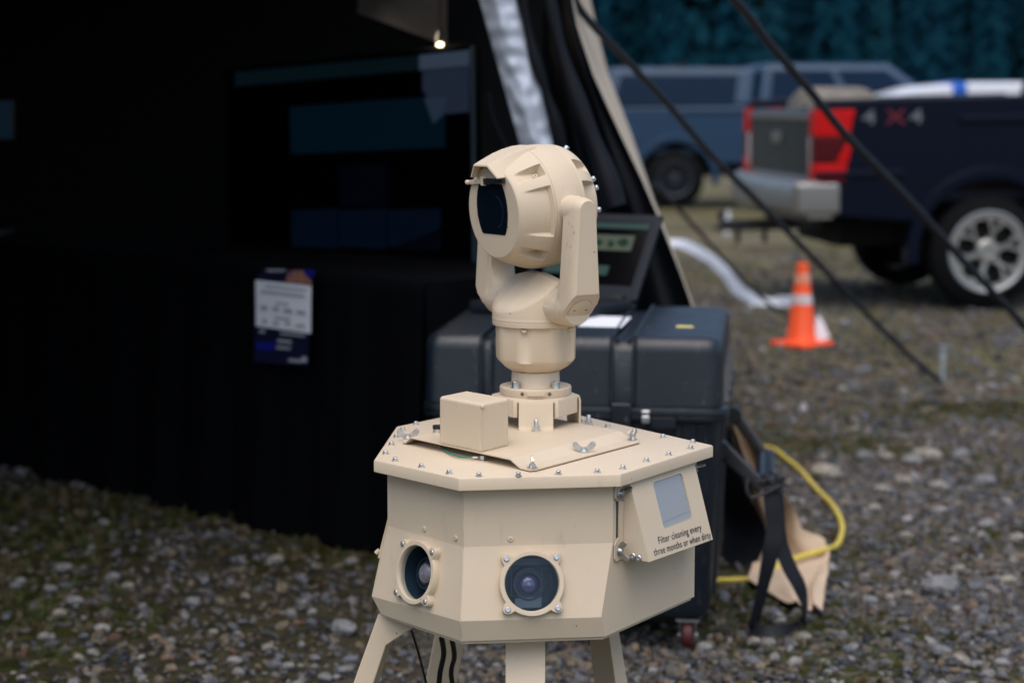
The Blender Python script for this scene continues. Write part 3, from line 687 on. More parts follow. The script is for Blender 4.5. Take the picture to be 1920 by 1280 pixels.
# ------------------------------------------------------------------ the tan surveillance sensor
H = .848; AX = U(1004, 808, Y=3.6).x; AY = 3.6; K = .000965
Z1, Z2, ZB = .729, .6075, .572
S = thing('surveillance_sensor', 'tan painted sensor housing with pan tilt camera on splayed legs', 'sensor', (AX, AY - .1, 0))
XY = lambda v, z: Vector((v.x, v.y, z))
lC, lD, lA, lE, lB = U(860, 896, z=H), U(1164, 888, z=H), U(701, 861, z=H), U(1337, 834, z=H), U(743, 799, z=H)
q = U(1110, 783, z=H); r2 = lE + (q - lE) * ((3.80 - lE.y) / (q.y - lE.y)); q = U(820, 783, z=H); r1 = lB + (q - lB) * ((3.80 - lB.y) / (q.y - lB.y))
LP = [lA, lC, lD, lE, r2, r1, lB]
m = MB(); cen = sum(LP, Vector()) / 7
ins = [p + (cen - p).normalized() * .004 for p in LP]
m.loft([[XY(p, H - .021) for p in LP], [XY(p, H - .003) for p in LP], [XY(p + (cen - p).normalized() * .0012, H - .0009) for p in LP], [XY(p + (cen - p).normalized() * .0035, H) for p in LP]])
lid = obj('lid', m, M['tan'], S, smooth=30)
# walls
wC, wD, wA = U(868, 1025, z=Z1), U(1149, 1017, z=Z1), U(727, 985, z=Z1)
wE = U(1303, 1000, Y=3.447); wB = Vector((wA.x + .012, 3.62, 0)); w5 = Vector((r1.x + .012, 3.755, 0)); w4 = Vector((r2.x - .02, 3.755, 0))
dr = (XY(wD, 0) - XY(wE, 0)).normalized(); nr = Vector((-dr.y, dr.x, 0)); nr = nr if nr.x > 0 else -nr
cC, cA, cD = U(862, 1164, z=Z2), U(697, 1117, z=Z2), XY(wD, Z2) + dr * .056
bC, bA, bD = U(865, 1202, z=ZB), U(702, 1157, z=ZB), XY(wD, ZB) + dr * .050
def coplanar(p, a, b, c, dir_):
    n_ = (b - a).cross(c - a); return p + dir_ * ((a - p).dot(n_) / dir_.dot(n_))
def hit(px, py, a, b, c):
    n_ = (b - a).cross(c - a); d = ray(px, py); return CAM + d * ((a - CAM).dot(n_) / d.dot(n_))
cD = XY(wD, .612) + dr * .036
cC = hit(862, 1164, XY(wC, Z1), XY(wD, Z1), cD)
cA = hit(697, 1117, XY(wC, Z1), XY(wA, Z1), cC)
bC = U(865, 1202, Y=cC.y + .010); ZB = bC.z; bD = coplanar(XY(wD, ZB) + dr * .03, cC, cD, bC, dr); bA = coplanar(U(702, 1157, z=ZB), cC, cA, bC, Vector((-.5, -.86, 0)))
HT = H - .02
hs = MB()
hs.add([XY(wA, HT), XY(wC, HT), XY(wD, HT), XY(wA, Z1), XY(wC, Z1), XY(wD, Z1)], [(0, 1, 4, 3), (1, 2, 5, 4)])
hs.add([cA, cC, cD, bA, bC, bD], [(0, 1, 4, 3), (1, 2, 5, 4)])
hs.add([XY(wD, HT), XY(wE, HT), XY(wE, ZB), bD, cD, XY(wD, Z1)], [(0, 1, 2, 3, 4, 5)])
hs.add([XY(wE, HT), XY(w4, HT), XY(w4, ZB), XY(wE, ZB), XY(w5, HT), XY(w5, ZB), XY(wB, HT), XY(wB, ZB)], [(0, 1, 2, 3), (1, 4, 5, 2), (4, 6, 7, 5)])
hs.add([XY(wB, HT), XY(wA, HT), XY(wA, Z1), cA, bA, XY(wB, ZB)], [(0, 1, 2, 3), (0, 3, 4, 5)])
hs.add([bA, bC, bD, XY(wE, ZB), XY(w4, ZB), XY(w5, ZB), XY(wB, ZB)], [tuple(range(7))])
def holed(mb, quad_, c, ax, ay, ring):
    """flat plate with an opening; ring in plate coordinates about c"""
    pts = [c + ax * x + ay * y for x, y in ring]
    o2 = [((p - c).dot(ax), (p - c).dot(ay), 0) for p in quad_]; h2 = [(x, y, 0) for x, y in ring]
    tri = tessellate_polygon([[Vector(p) for p in o2], [Vector(p) for p in h2]])
    mb.add(list(quad_) + pts, [tuple(t) for t in tri])
def on_plane(px, py, p0, nn):
    d = ray(px, py); return CAM + d * ((p0 - CAM).dot(nn) / d.dot(nn))
def flatten(q):
    n_ = (q[2] - q[0]).cross(q[3] - q[1]).normalized(); c_ = sum(q, Vector()) / 4
    for v in q: v -= n_ * (v - c_).dot(n_)
ports = []
# bring each sloping plate into one plane: keep the upper crease, slide the lower corners
def slide(p, a, b, c):   # move p vertically so that it lies in the plane a b c
    n_ = (b - a).cross(c - a); p.z = a.z - (n_.x * (p.x - a.x) + n_.y * (p.y - a.y)) / n_.z if abs(n_.z) > 1e-4 else p.z
    return p
for quad_, (px, py), tilt in (([XY(wA, Z1), XY(wC, Z1), cC, cA], (787, 1073), 0), ([XY(wC, Z1), XY(wD, Z1), cD, cC], (996, 1093), 0)):
    nn = (quad_[2] - quad_[0]).cross(quad_[3] - quad_[1]).normalized(); nn = nn if nn.y < 0 else -nn
    p0 = sum(quad_, Vector()) / 4; c = on_plane(px, py, p0, nn)
    ax = (quad_[1] - quad_[0]); ax = (ax - nn * ax.dot(nn)).normalized(); ay = nn.cross(ax); ay = ay if ay.z > 0 else -ay
    holed(hs, quad_, c, ax, ay, [(.0458 * math.cos(2 * math.pi * i / 48), .0458 * math.sin(2 * math.pi * i / 48)) for i in range(48)])
    ports.append((c, ax, ay, nn))
housing = obj('housing', hs, M['tan'], S, smooth=0, fix=False)
# weld bead on the front corner, hem strip at the bottom
m = MB(); rr = random.Random(3)
for a, b in ((XY(wC, HT), XY(wC, Z1)), (XY(wC, Z1), cC), (cC, bC)):
    n_ = 26; m.tube([a.lerp(b, i / n_) + Vector((rr.gauss(0, .0003), -.0002, 0)) for i in range(n_ + 1)], lambda t: .0011 + .0004 * math.sin(t * 160), 6, 2)
obj('weld_bead', m, M['tan'], housing)
m = MB()
def off_in(p, d): v = XY(cen, 0) - XY(p, 0); return p + v.normalized() * d
base = [bA, bC, bD, XY(wE, ZB), XY(w4, ZB), XY(w5, ZB), XY(wB, ZB)]
m.hexa([off_in(p, .006) + Vector((0, 0, -.006)) for p in base], [off_in(p, .006) for p in base]); obj('base_plate', m, M['tan'], S, smooth=30)

# small shared pieces
def bolt_mesh():
    b = MB(); b.cyl((0, 0, 0), (0, 0, .0012), .0052, n=16); b.cyl((0, 0, .0012), (0, 0, .0028), .0044, .0044, n=16); b.lathe((0, 0, .0028), (0, 0, 1), [(0, .0037), (.0036, .0037), (.0044, .0030), (.0044, .0018), (.0022, .0016)], n=12)
    return mesh_of(b, M['steel'], 35, 'bolt')
BOLT = bolt_mesh()
def screw_mesh(r=.0045):
    b = MB(); b.lathe((0, 0, 0), (0, 0, 1), [(0, r), (.0022, r), (.003, r * .8), (.003, r * .42), (.0012, r * .38)], n=14); return mesh_of(b, M['steel'], 35, 'screw')
SCREW = screw_mesh(); RIVET = None
def hexnut_mesh():
    b = MB(); b.cyl((0, 0, 0), (0, 0, .0016), .0088, n=18); b.cyl((0, 0, .0016), (0, 0, .003), .0078, n=18); b.cyl((0, 0, .003), (0, 0, .0095), .0075, n=6); b.lathe((0, 0, .0095), (0, 0, 1), [(0, .0042), (.010, .0042), (.0112, .0034)], n=12)
    return mesh_of(b, M['steel'], 35, 'stud_nut')
NUT = hexnut_mesh()
def wing_mesh():
    b = MB(); b.lathe((0, 0, 0), (0, 0, 1), [(0, .0085), (.0015, .0085), (.002, .0065), (.006, .005), (.0075, .0048)], n=14)
    for s_ in (-1, 1):
        out = [(.002, .001), (.008, .002), (.014, .005), (.0175, .0105), (.0178, .0155), (.015, .0188), (.0110, .0180), (.0075, .0135), (.004, .0095), (.001, .0085)]
        b.hexa([(s_ * x * 1.12, -.0011, z * .95) for x, z in out], [(s_ * x * 1.12, .0011, z * .95) for x, z in out])
    return mesh_of(b, M['dull_steel'], 35, 'wing_nut')
WING = wing_mesh()
WG = None
def to_normal(nn, spin=0): return (nn.to_track_quat('Z', 'Y').to_matrix() @ Matrix.Rotation(spin, 3, 'Z')).to_euler()
for px, py in [(780, 793), (755, 804), (743, 817), (734, 831), (723, 848), (741, 861), (790, 873), (842, 885), (898, 890), (972, 889), (1047, 886), (1120, 883), (1168, 876), (1212, 862), (1254, 850), (1295, 838), (1299, 827), (1243, 817), (1190, 807), (1139, 797), (1093, 788), (1045, 779)]:
    share(BOLT, 'bolt', U(px, py + 3, z=H), lid, (0, 0, random.uniform(0, 3)), (1.12, 1.12, .9))

# camera ports
for k, (c, ax, ay, nn) in enumerate(ports):
    fr_ = MB(); out = []
    for i in range(96):
        a = 2 * math.pi * i / 96; r = .0535
        for q in (45, 135, 225, 315):
            d = abs((math.degrees(a) - q + 180) % 360 - 180)
            if d < 12:
                dd = .0580; ang = R(d); er = .0085
                t = dd * math.cos(ang) + math.sqrt(max(0, er * er - (dd * math.sin(ang)) ** 2)) if dd * math.sin(ang) < er else 0
                r = max(r, t)
        out.append((r, a))
    P = lambda r, a, h: c + ax * (r * math.cos(a)) + ay * (r * math.sin(a)) + nn * h
    fr_.loft([[P(r, a, 0) for r, a in out], [P(r, a, .0105) for r, a in out], [P(r - .0012, a, .012) for r, a in out], [P(.0456, a, .012) for r, a in out], [P(.0446, a, .0105) for r, a in out], [P(.0446, a, -.002) for r, a in out]], cap=False)
    port = obj('camera_port', fr_, M['tan'], S, smooth=40, fix=True)
    for q in (45, 135, 225, 315): share(SCREW, 'screw', P(.0580, R(q), .0118), port, to_normal(nn))
    m = MB(); m.lathe(c, -nn, [(-.001, .0458), (.062, .0458)], n=40, cap=False); m.lathe(c - nn * .062, -nn, [(0, .0458), (.001, .0458)], n=40)
    obj('port_well', m, M['lens_metal'] if k else mat('well_lit', (.035, .06, .08), .35), port, fix=False)  # left well coloured paler to stand in for light reaching inside
    m = MB(); m.lathe(c - nn * .0615 - ay * .001, nn, [(-.02 if not k else 0, .028)] + [(q + (0 if k else .012), r) for q, r in ((.032, .028), (.036, .0265), (.036, .0245), (.033, .0235), (.033, .0205), (.036, .0195), (.036, .018), (.030, .0165), (.026, .0165))], n=40); lb = obj('lens_barrel', m, M['lens_metal'] if k else mat('barrel_lit', (.02, .035, .05), .3), port, smooth=25)  # left barrel likewise brightened by colour in place of light
    m = MB(); cc = c - nn * (.034 if k else .012) - ay * .001; m.lathe(cc, nn, [(0, .0172), (.003, .0150), (.0055, .0110), (.0068, .006), (.0072, .001)], n=32); obj('lens', m, M['lens_purple'] if k else mat('lens_lit', (.34, .27, .26), .25, coat=1), port, smooth=80)  # left lens has a brighter base as if lit
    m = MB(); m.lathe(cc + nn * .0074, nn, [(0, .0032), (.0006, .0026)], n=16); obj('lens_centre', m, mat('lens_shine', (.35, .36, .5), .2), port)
    m = MB()
    X_ = lambda x, y, h: c + ax * x + ay * y + nn * h
    if k:   # small bracket and sensor board around the lens
        m.tube([X_(-.030, .026, -.02), X_(-.030, -.020, -.02), X_(-.018, -.021, -.02)], .0006, 6, 1); m.tube([X_(.020, .012, -.02), X_(.020, .023, -.02), X_(.030, .024, -.02)], .0006, 6, 1)
        m.hexa([X_(-.024, -.024, -.03), X_(.020, -.022, -.03), X_(.020, -.040, -.03), X_(-.024, -.040, -.03)], [X_(-.024, -.024, -.028), X_(.020, -.022, -.028), X_(.020, -.040, -.028), X_(-.024, -.040, -.028)])
        m.hexa([X_(-.034, .030, -.03), X_(.034, .030, -.03), X_(.026, .040, -.03), X_(-.026, .040, -.03)], [X_(-.034, .030, -.028), X_(.034, .030, -.028), X_(.026, .040, -.028), X_(-.026, .040, -.028)])
        obj('inner_bracket', m, mat('inner_grey', (.10, .13, .15), .5), port)
    # thin clear pane
    gm = bpy.data.materials.get('clear_pane')
    if gm is None:
        gm = bpy.data.materials.new('clear_pane'); gm.use_nodes = True; nt = gm.node_tree; nt.nodes.clear()
        tr = nt.nodes.new('ShaderNodeBsdfTransparent'); tr.inputs[0].default_value = (.86, .90, .93, 1); gl = nt.nodes.new('ShaderNodeBsdfGlossy'); gl.inputs['Roughness'].default_value = .02; gl.inputs[0].default_value = (.8, .9, 1, 1)
        fn = nt.nodes.new('ShaderNodeFresnel'); fn.inputs[0].default_value = 1.45; mx = nt.nodes.new('ShaderNodeMixShader'); ou = nt.nodes.new('ShaderNodeOutputMaterial')
        ge = nt.nodes.new('ShaderNodeNewGeometry'); iv = nt.nodes.new('ShaderNodeMath'); iv.operation = 'SUBTRACT'; iv.inputs[0].default_value = 1; nt.links.new(ge.outputs['Backfacing'], iv.inputs[1]); mu = nt.nodes.new('ShaderNodeMath'); mu.operation = 'MULTIPLY'; nt.links.new(fn.outputs[0], mu.inputs[0]); nt.links.new(iv.outputs[0], mu.inputs[1]); nt.links.new(mu.outputs[0], mx.inputs[0]); nt.links.new(tr.outputs[0], mx.inputs[1]); nt.links.new(gl.outputs[0], mx.inputs[2]); nt.links.new(mx.outputs[0], ou.inputs[0])
    m = MB(); m.lathe(c + nn * .005, nn, [(0, .0447), (.002, .0447)], n=48); obj('port_glass', m, gm, port)

# small plugs on the front panels
rv = MB(); rv.lathe((0, 0, 0), (0, 0, 1), [(0, .0050), (.0016, .0046), (.0024, .0030), (.0024, .0014), (.0008, .0012)], n=14); RIV = mesh_of(rv, M['tan'], 35, 'plug')
nf = (XY(wD, 0) - XY(wC, 0)).cross(Vector((0, 0, 1))).normalized(); nf = nf if nf.y < 0 else -nf
nl = (XY(wC, 0) - XY(wA, 0)).cross(Vector((0, 0, 1))).normalized(); nl = nl if nl.y < 0 else -nl
for (px, py), nn, p0 in (((796, 991), nl, wC), ((855, 1008), nl, wC), ((957, 1010), nf, wC)):
    share(RIV, 'plug', on_plane(px, py, p0, nn), housing, to_normal(nn))

# filter hood on the right wall
def HP(s, o, z): return XY(wD, z) - dr * s + nr * o
s0, s1 = .030, .258; ot, ob = .014, .052; zt, zb = .826, .6955
TL, TR, BL, BR = HP(s0, ot, zt), HP(s1, ot, zt), HP(s0, ob, zb + .0015), HP(s1, ob, zb - .0035)
hd = MB(); hn = (TR - TL).cross(BL - TL).normalized(); hn = hn if hn.dot(nr) > 0 else -hn
hx = (TR - TL).normalized(); hy = hn.cross(hx); hy = hy if hy.z > 0 else -hy; hc = (TL + TR + BL + BR) / 4
def F_(u, v): return TL.lerp(TR, u).lerp(BL.lerp(BR, u), v)
wcn = F_(.545, .375); ww, wh = (F_(.77, .4) - F_(.32, .4)).length / 2, (F_(.5, .66) - F_(.5, .085)).length / 2
def rrect(w, h, r, n=6):
    out = []
    for cx_, cy_, a0 in ((w - r, h - r, 0), (-w + r, h - r, 90), (-w + r, -h + r, 180), (w - r, -h + r, 270)):
        out += [(cx_ + r * math.cos(R(a0 + 90 * i / n)), cy_ + r * math.sin(R(a0 + 90 * i / n))) for i in range(n + 1)]
    return out
holed(hd, [TL, TR, BR, BL], wcn, hx, hy, rrect(ww, wh, .006))
hd.loft([[wcn + hx * x + hy * y for x, y in rrect(ww, wh, .006)], [wcn + hx * x + hy * y - hn * .002 for x, y in rrect(ww, wh, .006)]], cap=False)
hd.add([TL, BL, HP(s0, 0, zb + .003), HP(s0, 0, zt)], [(0, 1, 2, 3)]); hd.add([TR, BR, HP(s1, 0, zb + .003), HP(s1, 0, zt)], [(0, 1, 2, 3)])
hd.add([BL, BR, HP(s1, 0, zb + .003), HP(s0, 0, zb + .003)], [(0, 1, 2, 3)]); hd.add([TL, TR, HP(s1, 0, zt), HP(s0, 0, zt)], [(0, 1, 2, 3)])
# flanges with ears against the wall
for sg, sa in ((-1, s0), (1, s1)):
    prof = [(sa, zt), (sa + sg * .026, zt), (sa + sg * .029, zt - .006), (sa + sg * .029, zt - .022), (sa + sg * .024, zt - .028), (sa + sg * .016, zt - .031), (sa + sg * .016, zb + .040), (sa + sg * .024, zb + .036), (sa + sg * .029, zb + .030), (sa + sg * .029, zb + .006), (sa + sg * .025, zb + .001), (sa, zb + .002)]
    hd.hexa([HP(s, .0015, z) for s, z in prof], [HP(s, .0035, z) for s, z in prof])
    m = MB()
hood = obj('filter_hood', hd, M['tan'], S, smooth=0, fix=False)
m = MB(); m.hexa([HP(s0 - .031, .0004, zt), HP(s0 - .0305, .0004, zt), HP(s0 - .0175, .0004, zt - .035), HP(s0 - .0175, .0004, zb + .04), HP(s0 - .0195, .0004, zb + .04), HP(s0 - .0195, .0004, zt - .034)], [HP(s0 - .031, .0012, zt), HP(s0 - .0305, .0012, zt), HP(s0 - .0175, .0012, zt - .035), HP(s0 - .0175, .0012, zb + .04), HP(s0 - .0195, .0012, zb + .04), HP(s0 - .0195, .0012, zt - .034)])
obj('gasket_gap', m, M['hole'], hood, smooth=0)
def win_mat():
    m = mat('filter_window', (.29, .31, .345), .25, coat=.3); nt = m.node_tree; n = nt.nodes; l = nt.links; b = n['Principled BSDF']
    return m
m = MB(); m.hexa([wcn + hx * x + hy * y - hn * .004 for x, y in rrect(ww + .002, wh + .002, .006)], [wcn + hx * x + hy * y - hn * .002 for x, y in rrect(ww + .002, wh + .002, .006)]); wp = obj('window', m, win_mat(), hood, smooth=0)
m = MB()
for x in (): m.hexa([wcn + hx * (ww * x + a) + hy * b * wh - hn * .0019 for a, b in ((-.0003, -.98), (.0003, -.98), (.0003, .98), (-.0003, .98))], [wcn + hx * (ww * x + a) + hy * b * wh - hn * .0016 for a, b in ((-.0003, -.98), (.0003, -.98), (.0003, .98), (-.0003, .98))])
for y in (-.72,): m.hexa([wcn + hx * a * ww + hy * (wh * y + b + a * .0015) - hn * .0019 for a, b in ((-.98, -.0003), (.98, -.0003), (.98, .0003), (-.98, .0003))], [wcn + hx * a * ww + hy * (wh * y + b + a * .0015) - hn * .0016 for a, b in ((-.98, -.0003), (.98, -.0003), (.98, .0003), (-.98, .0003))])
m.v = [v for v in m.v]; obj('filter_grid', m, mat('filter_lines', (.275, .295, .33), .4), hood, smooth=0)
for txt, (a, b), (a2, b2) in (('Filter cleaning every', (1235, 1019), (1316, 993)), ('three months or when dirty', (1227, 1041.5), (1333.5, 1007))):
    p, q = on_plane(a, b, TL, hn), on_plane(a2, b2, TL, hn)
    tx = (q - p).normalized(); ty = hn.cross(tx); ty = ty if ty.z > 0 else -ty
    Mt = Matrix.Identity(4); Mt.col[0] = (*tx, 0); Mt.col[1] = (*ty, 0); Mt.col[2] = (*hn, 0); Mt.col[3] = (*(p + hn * .0004), 1)
    tm = text_mb(txt, .0166, Matrix.Identity(4)); wdt = max(v.x for v in tm.v); sx = (q - p).length / wdt
    tm.v = [Mt @ Vector((v.x * sx, v.y, 0)) for v in tm.v]; obj('lettering', tm, M['text'], hood, smooth=0, fix=False)
for px, py in ((1191, 1042), (1203, 1043)):
    p = HP(s0, .016 + .012 * (px - 1191) / 12, zb + .012); share(SCREW, 'screw', HP(s0 - .0005, .022 + .011 * (px > 1195), zb + .0085 - .002 * (px > 1195)), hood, to_normal(dr), (1.2,) * 3)
for s, z, sp in ((s0 - .0155, zt - .016, .5), (s0 - .0155, zb + .018, 1.9), (s1 + .0155, zt - .014, .2), (s1 + .0155, zb + .014, 1.4)):
    share(WING, 'wing_nut', HP(s, .0035, z), hood, to_normal(nr, sp), (.95,) * 3)
# the matching hood on the left wall shows only its edge
m = MB(); a = XY(wA, 0); dl = (XY(wB, 0) - a).normalized(); nw = Vector((-1, 0, 0))
pf = [(.02, 0, .738), (.22, 0, .738), (.22, 0, .668), (.02, 0, .668)]
m.hexa([a + dl * s + Vector((-.001, 0, z)) for s, o, z in pf], [a + dl * s + Vector((-(.002 if z > .7 else .020), 0, z)) for s, o, z in pf]); obj('filter_hood', m, M['tan'], S, smooth=0)
p = MB(); p.cyl(a + dl * .03 + Vector((-.018, 0, .68)), a + dl * .03 + Vector((-.024, 0, .674)), .004); obj('latch_screw', p, M['tan'], S)

# cover plate with wing nuts, junction box, wires
P1, P2, P0 = U(998, 884, z=H + .002), U(1204, 829, z=H + .002), U(750, 829, z=H + .002)
E_ = P2 - P1; W_ = P1 - P0; PR = [(0, .0), (.045, .0), (.085, .011), (.845, .011), (.915, .0), (1.0, .0)]
m = MB(); L = []
for e, sh in ((0, .006), (.03, 0), (.97, 0), (1, .006)):
    row = [P0 + W_ * (w if 0 < w < 1 else (w + (sh * 3 if w == 0 else -sh * 3))) + E_ * e + Vector((0, 0, z)) for w, z in PR]
    L.append(row + [p + Vector((0, 0, .0022)) for p in reversed(row)])
m.loft(L); plate = obj('cover_plate', m, M['tan'], S, smooth=20)
for px, py, sp in ((765, 822, .1), (1095, 847, .1), (998, 877, 1.65), (1186, 824, 1.2)):
    share(WING, 'wing_nut', U(px, py, z=H + .0045), plate, (0, 0, sp))
zj = H + .0135
f_, l_, r_ = U(903, 850, z=zj), U(823, 833, z=zj), U(955, 837, z=zj); bk = l_ + r_ - f_
m = MB(); m.hexa([f_, r_, bk, l_], [p + Vector((0, 0, .084)) for p in (f_, r_, bk, l_)]); jb = obj('junction_box', m, M['tan'], S, bevel=.006, seg=4)
m = MB(); n_ = 14; m.tube([f_ + Vector((.0006, -.0006, .004 + .066 * i / n_)) for i in range(n_ + 1)], lambda t: .0009 + .0004 * math.sin(90 * t), 6, 2); m.sphere(f_ + Vector((.0015, .0025, .0795)), .0045, 10); obj('weld_bead', m, M['tan'], jb)
m = MB(); c = U(821, 822, z=H + .004); m.cyl(c, c + Vector((0, 0, .018)), .0085); obj('cable_gland', m, M['steel'], S); m = MB(); m.cyl(c + Vector((0, 0, .018)), c + Vector((0, 0, .024)), .0092); obj('gland_cap', m, M['black_plastic'], S)
m = MB(); m.tube([U(823, 815, z=H + .012), U(822, 830, z=H + .004), U(838, 846, z=H + .004), U(862, 856, z=H + .004), U(884, 857, z=H + .004)], .0016, 8, 5); obj('earth_wire', m, M['green_cable'], S)
m = MB(); q = U(892, 858, z=H + .004)
for i in range(12): m.tube([q + Vector((.007 * math.cos(a), .005 * math.sin(a), .001)) for a in (i * .5236, (i + 1) * .5236)], .0011, 6, 1)
m.cyl(q + Vector((.012, 0, -.003)), q + Vector((.012, 0, .004)), .006, n=6); obj('earth_lug', m, M['dull_steel'], S)

# bracket carrying the pan tilt camera
A0 = Vector((AX, AY, 0))
def hexloop(r, z, rot=0, n=6): return [A0 + Vector((r * math.cos(R(rot + 360 / n * i)), r * math.sin(R(rot + 360 / n * i)), z)) for i in range(n)]
ap = .070; m = MB(); cr_ = ap / math.cos(R(30)); zt_ = .917
rot = -60
m.loft([hexloop(cr_, .884, rot), hexloop(cr_, zt_ - .006, rot), hexloop(cr_ - .002, zt_ - .002, rot), hexloop(cr_ - .007, zt_, rot)])
br = obj('mount_bracket', m, M['tan'], S, smooth=30)
for ang, zf, wd in ((-90, H + .0132, .031), (19, H + .001, .031), (150, H + .001, .031)):
    d = Vector((math.cos(R(ang)), math.sin(R(ang)), 0)); w = Vector((-d.y, d.x, 0))
    pr = [(ap + .004, zt_ - .002), (ap + .007, zt_ - .010), (ap + .007, zf + .010), (ap + .010, zf + .005), (ap + .016, zf + .003), (ap + (.056 if ang == 19 else .044), zf + .003)]
    pi_ = [(ap, zt_ - .004), (ap + .003, zt_ - .012), (ap + .003, zf + .010), (ap + .007, zf + .002), (ap + .014, zf), (ap + (.056 if ang == 19 else .044), zf)]
    m = MB(); ll = []
    for (a, z), (b, y) in zip(pr, pi_): ll.append([A0 + d * a + w * wd + Vector((0, 0, z)), A0 + d * a - w * wd + Vector((0, 0, z)), A0 + d * b - w * wd + Vector((0, 0, y)), A0 + d * b + w * wd + Vector((0, 0, y))])
    m.loft(ll); obj('bracket_foot', m, M['tan'], br, smooth=40)
    share(NUT, 'stud_nut', A0 + d * (ap + (.034 if ang == 19 else .027)) + Vector((0, 0, zf + .003)), br)
    m = MB()
    for s_ in (-1, 1): m.hexa([A0 + d * (ap + .0002) + w * s_ * (wd + a) + Vector((0, 0, z)) for a, z in ((.0005, .884), (.0022, .884), (.0022, zt_ - .006), (.0005, zt_ - .006))], [A0 + d * (ap + .0012) + w * s_ * (wd + a) + Vector((0, 0, z)) for a, z in ((.0005, .884), (.0022, .884), (.0022, zt_ - .006), (.0005, zt_ - .006))])
    obj('slot', m, M['hole'], br, smooth=0)
m = MB(); m.lathe(U(1000, 808, z=H + .0126), (0, 0, 1), [(0, .041), (.0015, .041)], n=32); obj('cable_hole', m, M['hole'], plate)
m = MB(); m.lathe(A0 + Vector((0, 0, zt_)), (0, 0, 1), [(0, .0645), (.002, .0655), (.014, .0655), (.016, .064), (.016, .046), (.018, .0445), (.040, .0435), (.043, .0425), (.043, .030), (.05, .03)], n=56); fl = obj('mount_flange', m, M['tan'], S, smooth=35)
nb = MB(); nb.lathe((0, 0, 0), (0, 0, 1), [(0, .0088), (.0012, .0088), (.0013, .0072), (.0025, .007), (.012, .007), (.0128, .0062), (.0128, .0038), (.007, .0036)], n=20); CAP = mesh_of(nb, M['steel'], 35, 'cap_bolt')
for ang in (-132, -48, 48, 132): share(CAP, 'cap_bolt', A0 + Vector((.0545 * math.cos(R(ang)), .0545 * math.sin(R(ang)), zt_ + .016)), fl)
m = MB()
for a in (-112, -68): m.lathe(A0 + Vector((.0652 * math.cos(R(a)), .0652 * math.sin(R(a)), zt_ + .008)), Vector((math.cos(R(a)), math.sin(R(a)), 0)), [(0, .0035), (.0008, .0035)], n=14)
obj('bore', m, mat('shaded_bore', (.12, .10, .08), .8), fl)
m = MB(); c = A0 + Vector((0, 0, zt_ + .008)); m.loft([[c + Vector((r * math.cos(R(a)), r * math.sin(R(a)), z)) for r, z in ((.0640, -.0030), (.0685, -.0030), (.0685, .0040), (.0640, .0040))] for a in range(-104, -75, 2)]); obj('clamp_bar', m, M['tan'], fl, smooth=30)

# pan tilt camera
hdir = Vector((-.835, -.55, 0)).normalized(); pdir = Vector((-hdir.y, hdir.x, 0)); pdir = pdir if pdir.x > 0 else -pdir; UP = Vector((0, 0, 1))
m = MB(); zt2 = 1.056
def fac(r, z, n=24, k=0.0):   # turret body with flats and four bolt niches
    L = []
    for i in range(96):
        a = 2 * math.pi * i / 96; rr_ = r
        oct_ = math.pi / 8; aa = (a + .26) % (2 * oct_) - oct_; fl_ = r * math.cos(oct_) / math.cos(aa) * 1.035
        rr_ = min(r, fl_)
        for q in (-107, -30, 50, 130):
            d = abs((math.degrees(a) - q + 180) % 360 - 180)
            if d < 11.5 and k: rr_ = min(rr_, r * (.935 if d < 8 else .935 + .065 * (d - 8) / 3.5))
        L.append(A0 + Vector((rr_ * math.cos(a), rr_ * math.sin(a), z)))
    return L
m.loft([fac(.040, .9605), fac(.046, .9615), fac(.060, .970), fac(.071, .9805), fac(.0735, .986, k=1), fac(.0740, zt2 - .013, k=1), fac(.0740, zt2 - .010)])
turret = obj('turret', m, M['tan'], S, smooth=24)
m = MB(); m.lathe(A0 + Vector((0, 0, zt2 - .012)), UP, [(0, .075), (.0015, .0785), (.009, .0792), (.0098, .0785), (.0104, .0785), (.011, .0792), (.016, .0792), (.018, .0785)], n=72); obj('turret_rim', m, M['tan'], turret, smooth=30)
for ang in (-107, -30, 50): share(RIV, 'plug', A0 + Vector((.0725 * math.cos(R(ang)), .0725 * math.sin(R(ang)), zt2 - .014)), turret, (math.pi, 0, 0), (1.1, 1.1, 2.5))
# saddle: a drum whose top slopes away to both sides of the arms
zt3 = 1.140
m = MB(); L = []
def saddle_top(x, y):
    d = Vector((x, y, 0)); hh = d.dot(hdir); pp = d.dot(pdir)
    z = zt3 - .012 * max(0, (abs(pp) - .02) / .06)
    if hh > 0: z -= max(0, hh - .006) * .90 + 3.0 * max(0, hh - .03) ** 2 * 0
    else: z -= max(0, -hh - .01) * .75
    return z
nr_, na_ = 14, 96; vs = []; fs = []
for j in range(nr_ + 1):
    r = .0785 * j / nr_
    for i in range(na_):
        a = 2 * math.pi * i / na_; x, y = r * math.cos(a), r * math.sin(a); z = saddle_top(x, y)
        z -= .0035 * max(0, (j / nr_ - .9) / .1) ** 2; vs.append(A0 + Vector((x, y, z)))
for j in range(nr_):
    for i in range(na_):
        k = (i + 1) % na_; fs.append((j * na_ + i, j * na_ + k, (j + 1) * na_ + k, (j + 1) * na_ + i))
for r, zz in ((.0790, None), (.0790, zt2 + .004)):
    for i in range(na_):
        a = 2 * math.pi * i / na_; x, y = r * math.cos(a), r * math.sin(a)
        vs.append(A0 + Vector((x, y, (saddle_top(x, y) - .0055) if zz is None else zz)))
for j in (nr_, nr_ + 1):
    for i in range(na_):
        k = (i + 1) % na_; fs.append((j * na_ + i, j * na_ + k, (j + 1) * na_ + k, (j + 1) * na_ + i))
m.add(vs, fs); obj('saddle', m, M['tan'], turret, smooth=55, fix=False)

